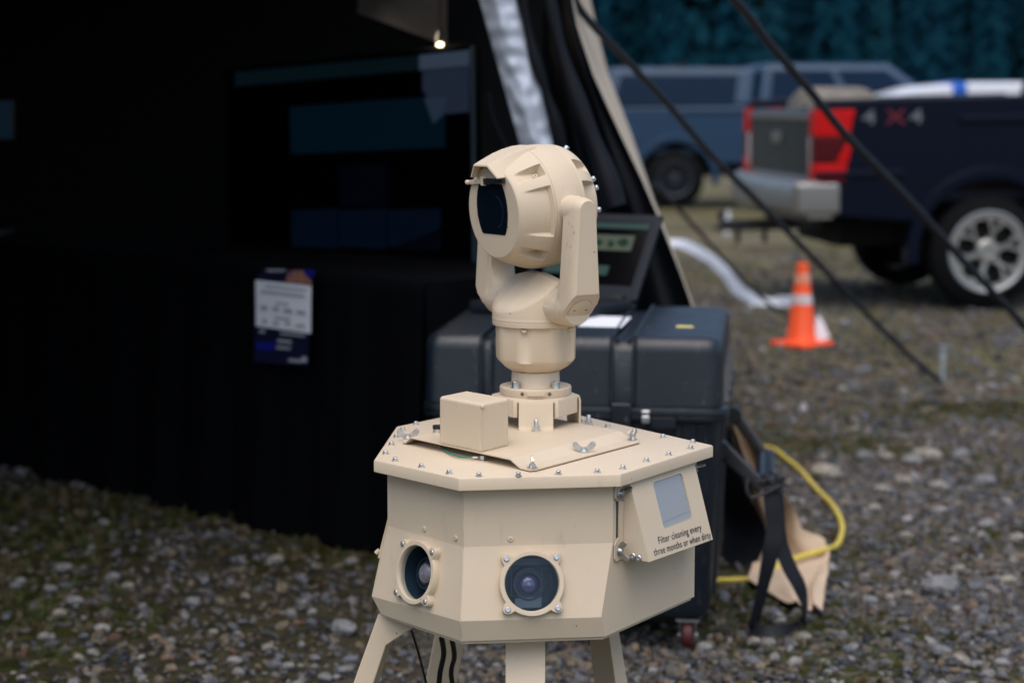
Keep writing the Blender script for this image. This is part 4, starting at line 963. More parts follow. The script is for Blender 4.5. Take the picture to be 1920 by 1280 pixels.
HC = Vector((AX, AY, 1.2585)); tl = R(5); hax = (hdir * math.cos(tl) - UP * math.sin(tl)); hup = (UP * math.cos(tl) + hdir * math.sin(tl))
# yoke arms
def arm(sg):
    m = MB(); pd = pdir * sg; top = HC; bot = Vector((AX, AY, 1.086)); 
    def loop(p, r0, r1, zlim=None, n=20, tz=None):
        L = []; top_ = top if tz is None else bot + UP * tz
        for i in range(n + 1): a = math.pi * i / n; L.append(top_ + hdir * (math.cos(a) * r0) + UP * (math.sin(a) * r0) + pd * p)
        for i in range(n + 1): a = math.pi + math.pi * i / n; L.append(bot + hdir * (math.cos(a) * r1) + UP * (math.sin(a) * r1) + pd * p)
        if zlim is not None:
            for v in L: v.z = max(v.z, zlim)
        return L
    # boss at the head
    m.lathe(top + pd * .100, pd, [(0, .0235), (.0005, .0245), (.028, .0245), (.040, .0225)], n=40)
    zb_ = bot.z - .033
    def zl(p): return zb_ + max(0, p - .114) * 1.2
    m.loft([loop(.072, .0325, .0335, None, tz=.0005), loop(.088, .0315, .0338, None, tz=.003), loop(.100, .029, .034, None, tz=.012), loop(.108, .026, .034, None, tz=.026), loop(.1135, .023, .034, None, tz=.050), loop(.117, .0195, .030, zl(.117)), loop(.119, .0215, .0325, zl(.119)), loop(.131, .0225, .0330, zl(.131)), loop(.146, .0225, .0325, zl(.146)), loop(.157, .0205, .0295, zl(.157)), loop(.163, .0165, .024, zl(.163))])
    # boss at the turret
    m.lathe(bot + pd * .058, pd, [(0, .031), (.001, .0325), (.060, .0330), (.068, .0325), (.074, .030)], n=40)
    o = obj('yoke_arm', m, M['tan'], S, smooth=32)
    dc = bot + pd * .139 + UP * (zl(.139) - bot.z); dn_ = (pd * 1.2 - UP).normalized()
    dm = MB(); dm.lathe(dc, dn_, [(-.003, .0240), (.0002, .0240)], n=40); obj('seam_ring', dm, mat('seam_dark', (.10, .08, .06), .8) if 'seam_dark' not in bpy.data.materials else bpy.data.materials['seam_dark'], o)
    dm = MB(); dm.lathe(dc, dn_, [(-.003, .0235), (.0008, .0235), (.0011, .0230)], n=40); obj('end_cap', dm, M['tan'], o)
    dm = MB(); 
    for s_ in (-1, 1): dm.box(dc + hdir * .0125 * s_ + dn_ * .0012, (.005, .0012, .0008), Matrix((hdir, hdir.cross(dn_), dn_)).transposed())
    obj('slot', dm, M['hole'], o)
    return o
armR = arm(1); arm(-1)
# chipped paint on the near arm
m = MB(); rr = random.Random(11)
for px, py, s_ in ((1066, 417, 2.2), (1072, 424, 1.8), (1075, 433, 3.0), (1083, 437, 1.2), (1063, 457, 2.6), (1069, 461, 1.8), (1081, 456, 1.3), (1075, 475, 1.6), (1076, 446, 1.2), (1072, 500, 1.0), (1061, 464, 1.4), (1080, 462, 1.0)):
    base = HC + pdir * .1405 ; nn_ = hdir; 
    pl = HC + hdir * (.0228 + (388 + 130 - py) * 0); 
    c = on_plane(px, py, HC + hdir * .0232 + (UP * -.0) , (hdir + UP * ((.033 - .0225) / .17)).normalized()) + hdir * .0002
    n_ = 7; lp_ = [c + pdir * (math.cos(6.283 * i / n_) * s_ * K * rr.uniform(.5, 1.1)) + UP * (math.sin(6.283 * i / n_) * s_ * K * rr.uniform(.5, 1.3)) for i in range(n_)]
    m.hexa(lp_, [p + hdir * .0003 for p in lp_])
obj('paint_chip', m, mat('bare_metal', (.66, .62, .60), .5, .2), armR, smooth=0)

# head: a lathed barrel with wedge pockets
def rb(s):  # s in pixels along the axis, towards the window positive
    if s >= 29: t = (s - 29) / 65; return 113 - 27 * t ** 1.25
    if s >= -29: return 113 + 2.5 * math.cos(s / 29 * 1.57)
    t = (-29 - s) / 71; return 113 * math.sqrt(max(0, 1 - (t * .93) ** 2.2)) 
PKT = [(-25, 25), (36, 50), (-57, -42), (130, 144), (-138, -122), (155, 205)]
def pk(s, ph):
    r = rb(s); d = math.degrees(ph)
    for a, b in PKT:
        q = (d - a) % 360
        if q < b - a:
            edge = min(q, (b - a) - q); w = min(1, edge / 1.6)
            if s > 36: fl2 = (91 + max(0, 88 - s) * .2) if (a, b) in ((-25, 25), (155, 205)) else 91; r = r * (1 - w) + min(r, fl2) * w
            elif s > 33: fl2 = 101 if (a, b) in ((-25, 25), (155, 205)) else 91; r = r * (1 - w * (s - 33) / 3) + fl2 * w * (s - 33) / 3
            elif s < -40: r = r * (1 - w) + min(r, 91) * w
            elif s < -37: r = r * (1 - w * (-37 - s) / 3) + min(r, 91) * w * (-37 - s) / 3
    return r
ss = [94.6, 94.6, 93.5, 91] + [88 - 4 * i for i in range(13)] + [36.01, 33, 30.2, 29, 28.2] + [24 - 4 * i for i in range(13)] + [-28.2, -29, -30.2, -37, -40.01] + [-43 - 3 * i for i in range(19)] + [-99.2]
m = MB(); NA = 360; L = []
for i, s in enumerate(ss):
    row = []
    for j in range(NA):
        ph = 2 * math.pi * j / NA
        r = 70 if i == 0 else (84 if i == 1 else (85.6 if i == 2 else pk(s, ph)))
        if abs(s - 29) < .01 or abs(s + 29) < .01: r = rb(s) - 1.2
        row.append(HC + hax * (s * K) + pdir * (math.cos(ph) * r * K) + hup * (math.sin(ph) * r * K))
    L.append(row)
m.loft(L); head = obj('camera_head', m, M['tan'], S, smooth=30)
hm = lambda s, a, b: HC + hax * (s * K) + pdir * (a * K) + hup * (b * K)
# window: circle with flat top and bottom
out = []
for i in range(64):
    a = 2 * math.pi * i / 64; yy = max(-46, min(46, 62 * math.sin(a))); out.append(((51 - (88 - math.sqrt(88 * 88 - yy * yy))) * (1 if math.cos(a) > 0 else -1) if abs(yy) < 45.99 else 38 * max(-1, min(1, math.cos(a) / .67)), yy))
m = MB(); m.hexa([hm(94.7, x * 1.015 - 3, y * 1.02 + 6) for x, y in out], [hm(95.2, x * 1.015 - 3, y * 1.02 + 6) for x, y in out]); obj('window_seal', m, M['hole'], head, smooth=0)
m = MB(); m.hexa([hm(94.7, x - 3, y + 6) for x, y in out], [hm(95.9, x - 3, y + 6) for x, y in out]); obj('window', m, M['glass_dark'], head, smooth=0)
m = MB(); m.loft([[hm(96.0, r * math.cos(a) - 3 + 6, r * math.sin(a) + 2) for r in (30, 33)] + [hm(96.25, r * math.cos(a) - 3 + 6, r * math.sin(a) + 2) for r in (33, 30)] for a in [R(-70 + 5 * i) for i in range(29)]]); obj('window_glint', m, mat('painted_glint', (.008, .018, .028), .3), head)  # glint on the glass painted as a thin arc
# visor
def vis(s, w0, w1, z1, zs):   # half widths at roof and skirt, roof height, skirt height
    return [hm(s, x, z) for x, z in ((-w1, zs), (-w0, z1), (w0, z1), (w1, zs))]
rows = []
for s, w0, w1, z1, zs in ((116, 24, 47, 90, 66), (94, 26, 50, 98, 66), (70, 29, 52, 106, 68), (46, 32, 50, 111.5, 74), (24, 32, 44, 115, 85), (6, 26, 34, 115.8, 102)):
    o_ = vis(s, w0, w1, z1, zs); c_ = hm(s, 0, 40); i_ = [p + (c_ - p).normalized() * .0045 for p in o_]
    rows.append(o_ + i_[::-1])
# front notch: side skirts swept back
for idx in (0, 3, 4, 7): rows[0][idx] = rows[0][idx] - hax * .006
m = MB(); m.loft(rows); obj('visor', m, M['tan'], head, bevel=.0022, seg=3, smooth=30)
# wiper
m = MB(); m.hexa([hm(96, x, y) for x, y in ((-66, 50), (-20, 53), (-20, 62), (-66, 58))], [hm(101, x, y) for x, y in ((-66, 50), (-20, 53), (-20, 62), (-66, 58))]); m.box(hm(100, -18, 58), (.010, .008, .016)); m.sphere(hm(101, -72, 54), .005, 10); wi = obj('wiper', m, M['tan'], head, bevel=.0008)
m = MB(); m.hexa([hm(96, x, y) for x, y in ((-18, 51), (50, 57), (50, 65), (-18, 63))], [hm(103, x, y) for x, y in ((-18, 51), (50, 57), (50, 65), (-18, 63))]); obj('wiper_blade', m, M['black_plastic'], head, bevel=.0008)
# screws in the pockets, studs on the rear dome
for s, ph in ((41, 42), (41, -49), (41, 138), (40, -130), (-46, 45)):
    d = (pdir * math.cos(R(ph)) + hup * math.sin(R(ph))); p = HC + hax * (s * K) + d * (91 * K)
    share(RIV, 'head_screw', p, head, to_normal((hax if s > 0 else -hax) * .5 + d), (1.05, 1.05, 2.6))
for s, ph in ((-62, 78), (-78, 30), (-84, 20), (-82, -8)):
    d = (pdir * math.cos(R(ph)) + hup * math.sin(R(ph))); share(SCREW, 'rear_stud', HC + hax * (s * K) + d * (rb(s) * K), head, to_normal(-hax * .8 + d), (1.15, 1.15, 2.0))

# legs
def pleg(px, Y, th, name='leg', inset=.01):
    m = MB(); p = [U(a, b, Y=Y) for a, b in px]; m.hexa(p, [q + Vector((0, th, 0)) for q in p]); return obj(name, m, M['tan'], S, bevel=.002)
p_ = [U(709, 1150, Y=3.335), U(775, 1176, Y=3.335), U(724, 1208, Y=3.335), U(700, 1280, Y=3.335)]
dn1 = (U(700, 1280, Y=3.335) - U(724, 1208, Y=3.335)); dn1 = dn1 / -dn1.z; dn2 = (U(662, 1280, Y=3.335) - U(709, 1150, Y=3.335)); dn2 = dn2 / -dn2.z
a = [p_[0], p_[1], p_[2], p_[2] + dn1 * p_[2].z, p_[0] + dn2 * p_[0].z]
for v in a: v.y += (.58 - v.z) * -.05
m = MB(); m.hexa(a, [v + Vector((.01, .045, 0)) for v in a]); obj('leg', m, M['tan'], S, bevel=.002)
t0 = U(985, 1203, Y=3.25); t0.z = .577
def quadc(c, w, d): return [c + Vector((x, y, 0)) for x, y in ((-w, -d), (w, -d), (w, d), (-w, d))]
m = MB(); m.hexa(quadc(t0, .033, .022), quadc(Vector((t0.x - .002, 3.02, 0)), .031, .022)); m.box(t0 + Vector((-.004, -.024, -.012)), (.001, .001, .001)); obj('leg', m, M['tan'], S, bevel=.003, seg=3)
m = MB()
for s_ in (-1, 1): m.box(t0 + Vector((.027 * s_, -.0225, -.006)), (.009, .003, .004))
obj('leg_notch', m, M['hole'], S)
tp = [U(1094, 1196, Y=3.50), U(1133, 1186, Y=3.395), U(1151, 1176, Y=3.42), U(1112, 1184, Y=3.53)]
bt = [U(1114, 1280, Y=3.52), U(1154, 1280, Y=3.415), U(1177, 1280, Y=3.44), U(1136, 1280, Y=3.55)]
tp = [XY(v, .577) for v in tp]; zz = sum(v.z for v in bt) / 4
bt2 = [t + (b - t) * (.577 / (.577 - b.z)) for t, b in zip(tp, bt)]; bt2 = [XY(v, 0) for v in bt2]
m = MB(); m.hexa(tp, bt2); obj('leg', m, M['tan'], S, bevel=.002)
m = MB(); m.hexa([XY(v, .577) for v in quadc(Vector((-.09, 3.70, 0)), .03, .02)], [XY(v, 0) for v in quadc(Vector((-.20, 3.85, 0)), .03, .02)]); obj('leg', m, M['tan'], S, bevel=.002)
# cables dropping from the housing
for pts, r, lab in (([(772, 1182, 3.45), (785, 1225, 3.5), (800, 1285, 3.55), (806, 1340, 3.6)], .0022, 'thin black cable hanging beside the left leg of the sensor'),
                    ([(828, 1196, 3.45), (832, 1225, 3.5), (824, 1270, 3.55), (822, 1340, 3.6)], .0050, 'thick black cable hanging under the sensor, left of the pair'),
                    ([(848, 1200, 3.45), (852, 1230, 3.5), (846, 1265, 3.55), (858, 1340, 3.6)], .0046, 'thick black cable hanging under the sensor, right of the pair')):
    p = [U(a, b, Y=y) for a, b, y in pts]; e = p[-1].copy(); p.append(Vector((e.x - .01, e.y + .02, .12))); p.append(Vector((e.x - .04, e.y + .1, .01))); p.append(Vector((e.x - .1, e.y + .4, .01)))
    o = obj('cable', MB().tube(p, r, 8, 6), M['black_plastic']); tag(o, lab, 'cable', 'cables under the sensor')

# ------------------------------------------------------------------ wheeled transport case
CP = Vector((.222, 5.53, 0)); CR = R(-7.5)
CP.x -= .008
C_ = thing('transport_case', 'large dark grey wheeled equipment case with laptop on its lid', 'case', CP, CR, off=False)
CM = Matrix.Translation(CP) @ Matrix.Rotation(CR, 4, 'Z')
def rloop(hx, hy, r, z, n=7, cx=0, cy=0):
    out = []
    for sx, sy, a0 in ((1, 1, 0), (-1, 1, 90), (-1, -1, 180), (1, -1, 270)):
        out += [Vector((cx + sx * (hx - r) + r * math.cos(R(a0 + 90 * i / n)), cy + sy * (hy - r) + r * math.sin(R(a0 + 90 * i / n)), z)) for i in range(n + 1)]
    return out
m = MB(); m.loft([rloop(.335, .375, .05, .092), rloop(.352, .392, .055, .105), rloop(.360, .40, .06, .14), rloop(.378, .418, .06, .625)]); body = obj('body', m, M['case'], C_, local=True)
m = MB()
for x in (-.30, -.2, -.1, 0, .2, .27, .33):
    m.hexa([Vector((x - .012, -.385, .15)), Vector((x + .012, -.385, .15)), Vector((x + .012, -.365, .15)), Vector((x - .012, -.365, .15))], [Vector((x - .012, -.424, .62)), Vector((x + .012, -.424, .62)), Vector((x + .012, -.40, .62)), Vector((x - .012, -.40, .62))])
for y in (-.3, -.15, 0, .15, .3):
    m.hexa([Vector((.35, y - .012, .15)), Vector((.35, y + .012, .15)), Vector((.372, y + .012, .15)), Vector((.372, y - .012, .15))], [Vector((.36, y - .012, .62)), Vector((.36, y + .012, .62)), Vector((.385, y + .012, .62)), Vector((.385, y - .012, .62))])
obj('rib', m, M['case'], C_, local=True, bevel=.004)
m = MB(); m.loft([rloop(.386, .426, .06, .622), rloop(.400, .440, .065, .628), rloop(.401, .441, .065, .640), rloop(.395, .435, .06, .6415), rloop(.395, .435, .06, .6435), rloop(.401, .441, .065, .645), rloop(.400, .440, .065, .658), rloop(.388, .428, .06, .663)])
for x0, x1 in ((-.20, -.10), (.20, .27)): m.loft([rloop((x1 - x0) / 2, .012, .011, z, cx=(x0 + x1) / 2, cy=-.440) for z in (.612, .640)])
rim = obj('rim', m, M['case'], C_, local=True, smooth=40)
ZL = .842
m = MB(); m.loft([rloop(.372, .408, .05, .655), rloop(.368, .400, .055, .80), rloop(.362, .394, .055, ZL - .030), rloop(.350, .384, .05, ZL - .018), rloop(.330, .365, .04, ZL - .013)])
def lidblock(x0, x1, lr, rr):
    """raised panel of the lid running over the top and down the front"""
    L = []
    def prof(x, sh):
        p = []; y0 = -.424 + sh * .9; yt = -.412 + sh; r = .038
        p.append(Vector((x, y0, .664))); p.append(Vector((x, yt + .002, ZL - r - sh * .5)))
        for i in range(7): a = R(180 - 15 * i); p.append(Vector((x, yt + .002 + r + r * math.cos(a), ZL - r - sh * .5 + r * math.sin(a))))
        for i in range(7): a = R(90 - 15 * i); p.append(Vector((x, .412 - sh - r + r * math.cos(a), ZL - r - sh * .5 + r * math.sin(a))))
        p.append(Vector((x, .424 - sh * .9, .664))); return p
    xs = []
    for i in range(6): a = R(90 * i / 5); xs.append((x0 + lr * (1 - math.sin(a)) if False else x0 + lr * (1 - math.cos(a)), lr * (1 - math.sin(a))))
    for i in range(6): a = R(90 * i / 5); xs.append((x1 - rr * (1 - math.sin(a)), rr * (1 - math.cos(a)) if False else rr * (1 - math.cos(a))))
    for x, sh in xs: L.append(prof(x, sh))
    m.loft(L)
lidblock(-.396, -.243, .045, .007); lidblock(-.214, .098, .007, .007); lidblock(.157, .384, .007, .045)
for x in (.112, .142): m.box((x, -.05, ZL - .011), (.006, .68, .006))
m.box((.127, -.05, ZL - .010), (.004, .6, .002))
for x in (-.242, -.215, .099, .156):
    m.tube([Vector((x, -.428, .668)), Vector((x, -.414, ZL - .042)), Vector((x, -.409, ZL - .018)), Vector((x, -.392, ZL - .003)), Vector((x, -.360, ZL + .001)), Vector((x, .36, ZL + .001)), Vector((x, .40, ZL - .012))], .0042, 8, 4)
for y in (-.30, -.1, .1, .3):   # slanting side ribs
    m.hexa([Vector((.384, y - .01, .662)), Vector((.402, y - .01, .662)), Vector((.402, y + .01, .662)), Vector((.384, y + .01, .662))], [Vector((.36, y + .06, ZL - .02)), Vector((.378, y + .06, ZL - .028)), Vector((.378, y + .08, ZL - .028)), Vector((.36, y + .08, ZL - .02))])
clid = obj('lid', m, M['case'], C_, local=True, smooth=40)
m = MB(); m.box((.127, -.452, .650), (.052, .022, .052)); m.box((.127, -.448, .600), (.050, .016, .05)); lt = obj('latch', m, M['case'], C_, local=True, bevel=.005)
m = MB(); m.box((.127, -.4645, .668), (.034, .003, .004)); m.box((.127, -.4635, .628), (.044, .001, .004)); obj('latch_slot', m, M['hole'], lt, local=True)
m = MB(); m.box((-.228, -.452, .650), (.052, .022, .052)); m.box((-.228, -.448, .600), (.050, .016, .05)); obj('latch', m, M['case'], C_, local=True, bevel=.005)
m = MB(); m.box((.190, -.447, .652), (.022, .016, .012)); m.box((.190, -.450, .634), (.021, .014, .020)); obj('hasp', m, M['steel'], C_, local=True, bevel=.003)
m = MB(); m.box((.275, .02 - .18, ZL + .0008), (.045, .035, .0012)); obj('yellow_tag', m, M['yellow_tag'], C_, local=True, smooth=0)
# castors
for x, y in ((.30, -.34), (-.27, -.34), (.27, .34), (-.27, .34)):
    m = MB(); m.lathe((x - .015, y, .044), (1, 0, 0), [(0, .030), (.003, .042), (.006, .044), (.024, .044), (.027, .042), (.030, .030)], n=28); w_ = obj('castor', m, M['red_wheel'], C_, local=True)
    m = MB()
    for s_ in (-1, 1): m.hexa([Vector((x + s_ * .018, y - .016, .038)), Vector((x + s_ * .018, y + .016, .038)), Vector((x + s_ * .018, y + .028, .085)), Vector((x + s_ * .018, y - .028, .085))], [Vector((x + s_ * .021, y - .016, .038)), Vector((x + s_ * .021, y + .016, .038)), Vector((x + s_ * .021, y + .028, .085)), Vector((x + s_ * .021, y - .028, .085))])
    m.box((x, y, .088), (.06, .07, .006)); m.cyl((x - .026, y, .042), (x + .026, y, .042), .007, n=10); obj('fork', m, M['steel'], w_, local=True)
# fold out handle on the right side
def inC(p): return CM.inverted() @ p
m = MB()
def armbar(a, b, w, th):
    a, b = inC(a), inC(b); d = (b - a).normalized(); s = d.cross(Vector((0, 1, 0))).normalized() * w; t = Vector((0, 1, 0)) * th
    m.hexa([a - s - t, a + s - t, a + s + t, a - s + t], [b - s * .8 - t, b + s * .8 - t, b + s * .8 + t, b - s * .8 + t])
a1, b1 = U(1376, 775, Y=5.80), U(1432, 850, Y=5.72); a2, b2 = U(1352, 840, Y=5.28), U(1432, 915, Y=5.22)
armbar(a1, b1, .018, .014); armbar(a2, b2, .022, .014)
hdl = obj('handle', m, M['black_plastic'], C_, local=True, bevel=.006)
m = MB(); g0, g1 = inC(b1), inC(b2)
m.cyl(g0.lerp(g1, .12) + Vector((-.004, 0, .0)), g0.lerp(g1, .9) + Vector((-.004, 0, 0)), .017, n=14); obj('grip', m, M['case'], hdl, local=True)
m = MB(); m.cyl(g0 + Vector((.022, 0, .004)), g1 + Vector((.022, 0, .008)), .008, n=10); m.cyl(g0 + Vector((.010, 0, .014)), g1 + Vector((.010, 0, .018)), .004, n=8); obj('grip_rod', m, M['case'], hdl, local=True)
m = MB(); c = inC(a2); m.cyl(c - Vector((0, .03, 0)), c + Vector((0, .02, 0)), .022, n=18); c = inC(a1); m.cyl(c - Vector((0, .03, 0)), c + Vector((0, .02, 0)), .022, n=18); obj('hinge', m, M['black_plastic'], hdl, local=True)

# strap with buckles hanging from the handle
ST = thing('carry_strap', 'black webbing strap hanging in a loop from the case handle down to the stones', 'strap', U(1440, 1188, z=.01))
def R3(l): return [U(a, b, Y=y) for a, b, y in l]
X1 = Vector((1, 0, 0))
m = MB()
m.ribbon(R3([(1446, 905, 5.21), (1447, 940, 5.2), (1452, 985, 5.2), (1446, 1030, 5.2), (1434, 1085, 5.22), (1422, 1135, 5.25), (1413, 1172, 5.28)]), .043, [(1, 0, 0)] * 4 + [(.9, .4, .2), (.8, .6, .2), (.8, .6, .1)], .002, 6)
m.ribbon(R3([(1452, 905, 5.225), (1456, 950, 5.22), (1462, 1010, 5.22), (1478, 1058, 5.22), (1500, 1100, 5.23), (1511, 1135, 5.26), (1511, 1160, 5.30)]), .040, [(1, 0, 0), (1, 0, 0), (1, .1, 0), (.95, .2, .15), (.8, .5, .2), (.4, .9, .1), (.2, .95, 0)], .002, 6)
gl_ = [(1413, 1172, 5.28), (1417, 1186, 5.27), (1440, 1192, 5.25), (1470, 1187, 5.26), (1500, 1172, 5.31), (1511, 1158, 5.30)]
pl = R3(gl_); 
for v in pl: v.z = max(v.z, .022)
m.ribbon(pl, .034, [(.05, .35, 1)] * 6, .005, 6)
obj('webbing', m, M['web'], ST, smooth=50)
m = MB()
for a, b in (((1418, 903), (1470, 893)), ((1424, 918), (1478, 908)), ((1430, 890), (1466, 925)), ((1446, 884), (1476, 912))): m.cyl(U(*a, Y=5.19), U(*b, Y=5.19), .0035, n=8)
for c_ in ((1432, 898), (1462, 900), (1448, 912)): m.box(U(*c_, Y=5.195), (.020, .012, .026), Matrix.Rotation(.6, 3, 'Y'))
obj('buckle', m, M['black_plastic'], ST, bevel=.001)
m = MB(); m.tube(R3([(1402, 895, 5.2), (1400, 920, 5.19), (1410, 932, 5.19), (1440, 922, 5.19), (1462, 910, 5.19)]), .0045, 8, 6); obj('wire_hook', m, M['black_plastic'], ST)

# yellow cable on the ground
yc = [U(a, b, z=.016) for a, b in ((1240, 1088), (1352, 1087), (1420, 1082), (1468, 1074), (1500, 1060), (1545, 1047), (1570, 1020), (1579, 985), (1562, 948), (1530, 915), (1500, 880), (1478, 862), (1452, 842), (1430, 838))]
for v in yc[3:6]: v.z = .045
o = obj('power_cable', MB().tube(yc, .0090, 10, 8), M['yellow_cable']); tag(o, 'yellow extension cable curving over the stones and the beige fabric', 'cable')

# laptop on the case, paper under it
aL = R(31); Rr = Vector((.352, 5.75, ZL + .024)); hd_ = Vector((-math.cos(aL), math.sin(aL), 0)); fd = Vector((-math.sin(aL), -math.cos(aL), 0))
LT_ = thing('laptop', 'thick black rugged laptop standing open on the case lid', 'laptop', Rr)
LW, LD = .385, .285
def LPt(u, v, z): return Rr + hd_ * (u * LW) + fd * (v * LD) + Vector((0, 0, z))
m = MB(); m.hexa([LPt(u, v, -.022) for u, v in ((0, 0), (1, 0), (1, 1), (0, 1))], [LPt(u, v, .008) for u, v in ((0, 0), (1, 0), (1, 1), (0, 1))]); lb_ = obj('base', m, M['laptop'], LT_, bevel=.005)
key = MB(); key.box((0, 0, 0), (.0165, .0165, .004)); km = mesh_of(key, M['black_plastic'], 35, 'key')
lrot = math.atan2(hd_.y, hd_.x)
for i in range(15):
    for j in range(6):
        share(km, 'key', LPt(.10 + .057 * i, .16 + .072 * j, .009), lb_, (0, 0, lrot))
m = MB(); m.hexa([LPt(u, v, .0075) for u, v in ((.36, .68), (.64, .68), (.64, .9), (.36, .9))], [LPt(u, v, .0095) for u, v in ((.36, .68), (.64, .68), (.64, .9), (.36, .9))]); obj('touchpad', m, M['black_plastic'], lb_)
m = MB(); m.hexa([LPt(u, v, .0085) for u, v in ((0.02, .92), (.98, .92), (.98, .99), (.02, .99))], [LPt(u, v, .011) for u, v in ((.02, .92), (.98, .92), (.98, .99), (.02, .99))]); obj('front_trim', m, M['laptop'], lb_)
bd = -fd; sd = (bd * .58 + UP * .815).normalized(); sn = fd * .815 + UP * .58; sn.normalize(); SH = .295
def SP(u, v, o): return Rr + hd_ * (u * LW) + sd * (.006 + v * SH) + sn * o
m = MB(); m.hexa([SP(u, v, -.018) for u, v in ((-.01, 0), (1.01, 0), (1.01, 1), (-.01, 1))], [SP(u, v, 0) for u, v in ((-.01, 0), (1.01, 0), (1.01, 1), (-.01, 1))]); sc_ = obj('screen_lid', m, M['laptop'], LT_, bevel=.005)
def sq(name, u0, u1, v0, v1, mt, o=.0012, par=None):
    m = MB(); m.hexa([SP(u, v, .0002) for u, v in ((u0, v0), (u1, v0), (u1, v1), (u0, v1))], [SP(u, v, o) for u, v in ((u0, v0), (u1, v0), (u1, v1), (u0, v1))]); return obj(name, m, mt, par or sc_, smooth=0)
sq('screen', .06, .94, .16, .90, M['panel_off'])
sq('menu_bar', .065, .935, .82, .885, M['ui_green2'], .0018); sq('map', .16, .80, .56, .74, M['ui_green'], .0018)
rr = random.Random(5)
for i in range(5):
    u0, v0 = .24 + .11 * i, .645 + rr.uniform(-.03, .03); n_ = 11; ru, rv_ = rr.uniform(.03, .07), rr.uniform(.03, .055)
    lp_ = [(u0 + ru * math.cos(6.283 * j / n_) * rr.uniform(.5, 1.2), v0 + rv_ * math.sin(6.283 * j / n_) * rr.uniform(.5, 1.2)) for j in range(n_)]
    m = MB(); m.hexa([SP(u, v, .0019) for u, v in lp_], [SP(u, v, .0022 + .0001 * i) for u, v in lp_]); obj('map_patch', m, M['ui_land'], sc_, smooth=0)
sq('list_panel', .30, .86, .27, .38, M['ui_green2'], .0018)
m = MB()
for u in (.12, .5, .88): m.cyl(LPt(u - .04, 0, .008), LPt(u + .04, 0, .008), .012, n=12)
obj('hinge', m, M['black_plastic'], LT_)
pp = [U(1083, 612, z=ZL + .002), U(1165, 614, z=ZL + .002), U(1184, 595, z=ZL + .002), U(1110, 592, z=ZL + .002)]
m = MB(); m.hexa(pp, [v + Vector((0, 0, .001)) for v in pp]); o = obj('paper_sheet', m, M['white'], smooth=0); tag(o, 'white paper sheet lying on the case lid below the laptop', 'paper')

# ------------------------------------------------------------------ vehicles
def wheel(parent, x, y, r, rw, bright, side=-1, hub=.11):
    t = MB(); w = .27; c = (x, y, r)
    t.lathe(Vector((x, y, r)) + Vector((0, -w / 2, 0)), (0, 1, 0), [(0, rw * 1.02), (.005, rw + .02), (.015, r - .05), (.045, r - .006), (.08, r), (w - .08, r), (w - .045, r - .006), (w - .015, r - .05), (w - .005, rw + .02), (w, rw * 1.02), (w * .6, rw * .96), (w * .4, rw * .96), (0, rw * 1.02)][:-1], n=44, cap=False)
    W = obj('wheel', t, M['tyre'], parent, local=True, smooth=30)
    ys = y + side * (w / 2 - .015); rm = MB(); ax = Vector((0, side, 0)); C0 = Vector((x, ys, r))
    rm.lathe(C0, ax, [(-.02, rw), (.012, rw), (.014, rw - .012), (.004, rw - .035), (-.03, rw - .04), (-.12, rw - .05)], n=44, cap=False)
    rm.lathe(C0, ax, [(-.06, .085), (-.008, .085), (.004, .072), (.006, .045), (-.001, .04)], n=24)
    ns = 6
    if bright: rm.lathe(C0, ax, [(-.01, rw - .012), (.008, rw - .012), (.006, rw - .058), (-.01, rw - .058)], n=44, cap=False)
    for i in range(ns):
        a = 2 * math.pi * (i + .25) / ns; d = Vector((math.cos(a), 0, math.sin(a))); s = Vector((-d.z, 0, d.x))
        p = lambda u, v, h: C0 + d * u + s * v + ax * h
        mid = rw * .55
        rm.hexa([p(.07, -.022, -.045), p(.07, .022, -.045), p(mid, .017, -.03), p(mid, -.017, -.03)], [p(.07, -.018, -.006), p(.07, .018, -.006), p(mid, .013, .002), p(mid, -.013, .002)])
        for q in (-1, 1):
            rm.hexa([p(mid - .02, q * -.004, -.03), p(mid - .01, q * .02, -.03), p(rw - .045, q * .088, -.03), p(rw - .035, q * .045, -.03)], [p(mid - .02, q * -.003, .002), p(mid - .01, q * .017, .002), p(rw - .045, q * .084, .006), p(rw - .035, q * .047, .006)])
    obj('rim', rm, M['rim'] if bright else M['rim_dark'], W, local=True, smooth=30)
    dk = MB(); dk.lathe(C0 - ax * .07, ax, [(0, rw - .03), (.004, rw - .03)], n=32); obj('dark_backing', dk, M['hole'], W, local=True)  # dark disc standing in for the shade behind the spokes
    return W
def arc(cx, cz, r, a0, a1, n=14): return [(cx + r * math.cos(R(a0 + (a1 - a0) * i / n)), cz + r * math.sin(R(a0 + (a1 - a0) * i / n))) for i in range(n + 1)]
def slab(m, prof, y0, y1): m.hexa([Vector((x, y0, z)) for x, z in prof], [Vector((x, y1, z)) for x, z in prof])
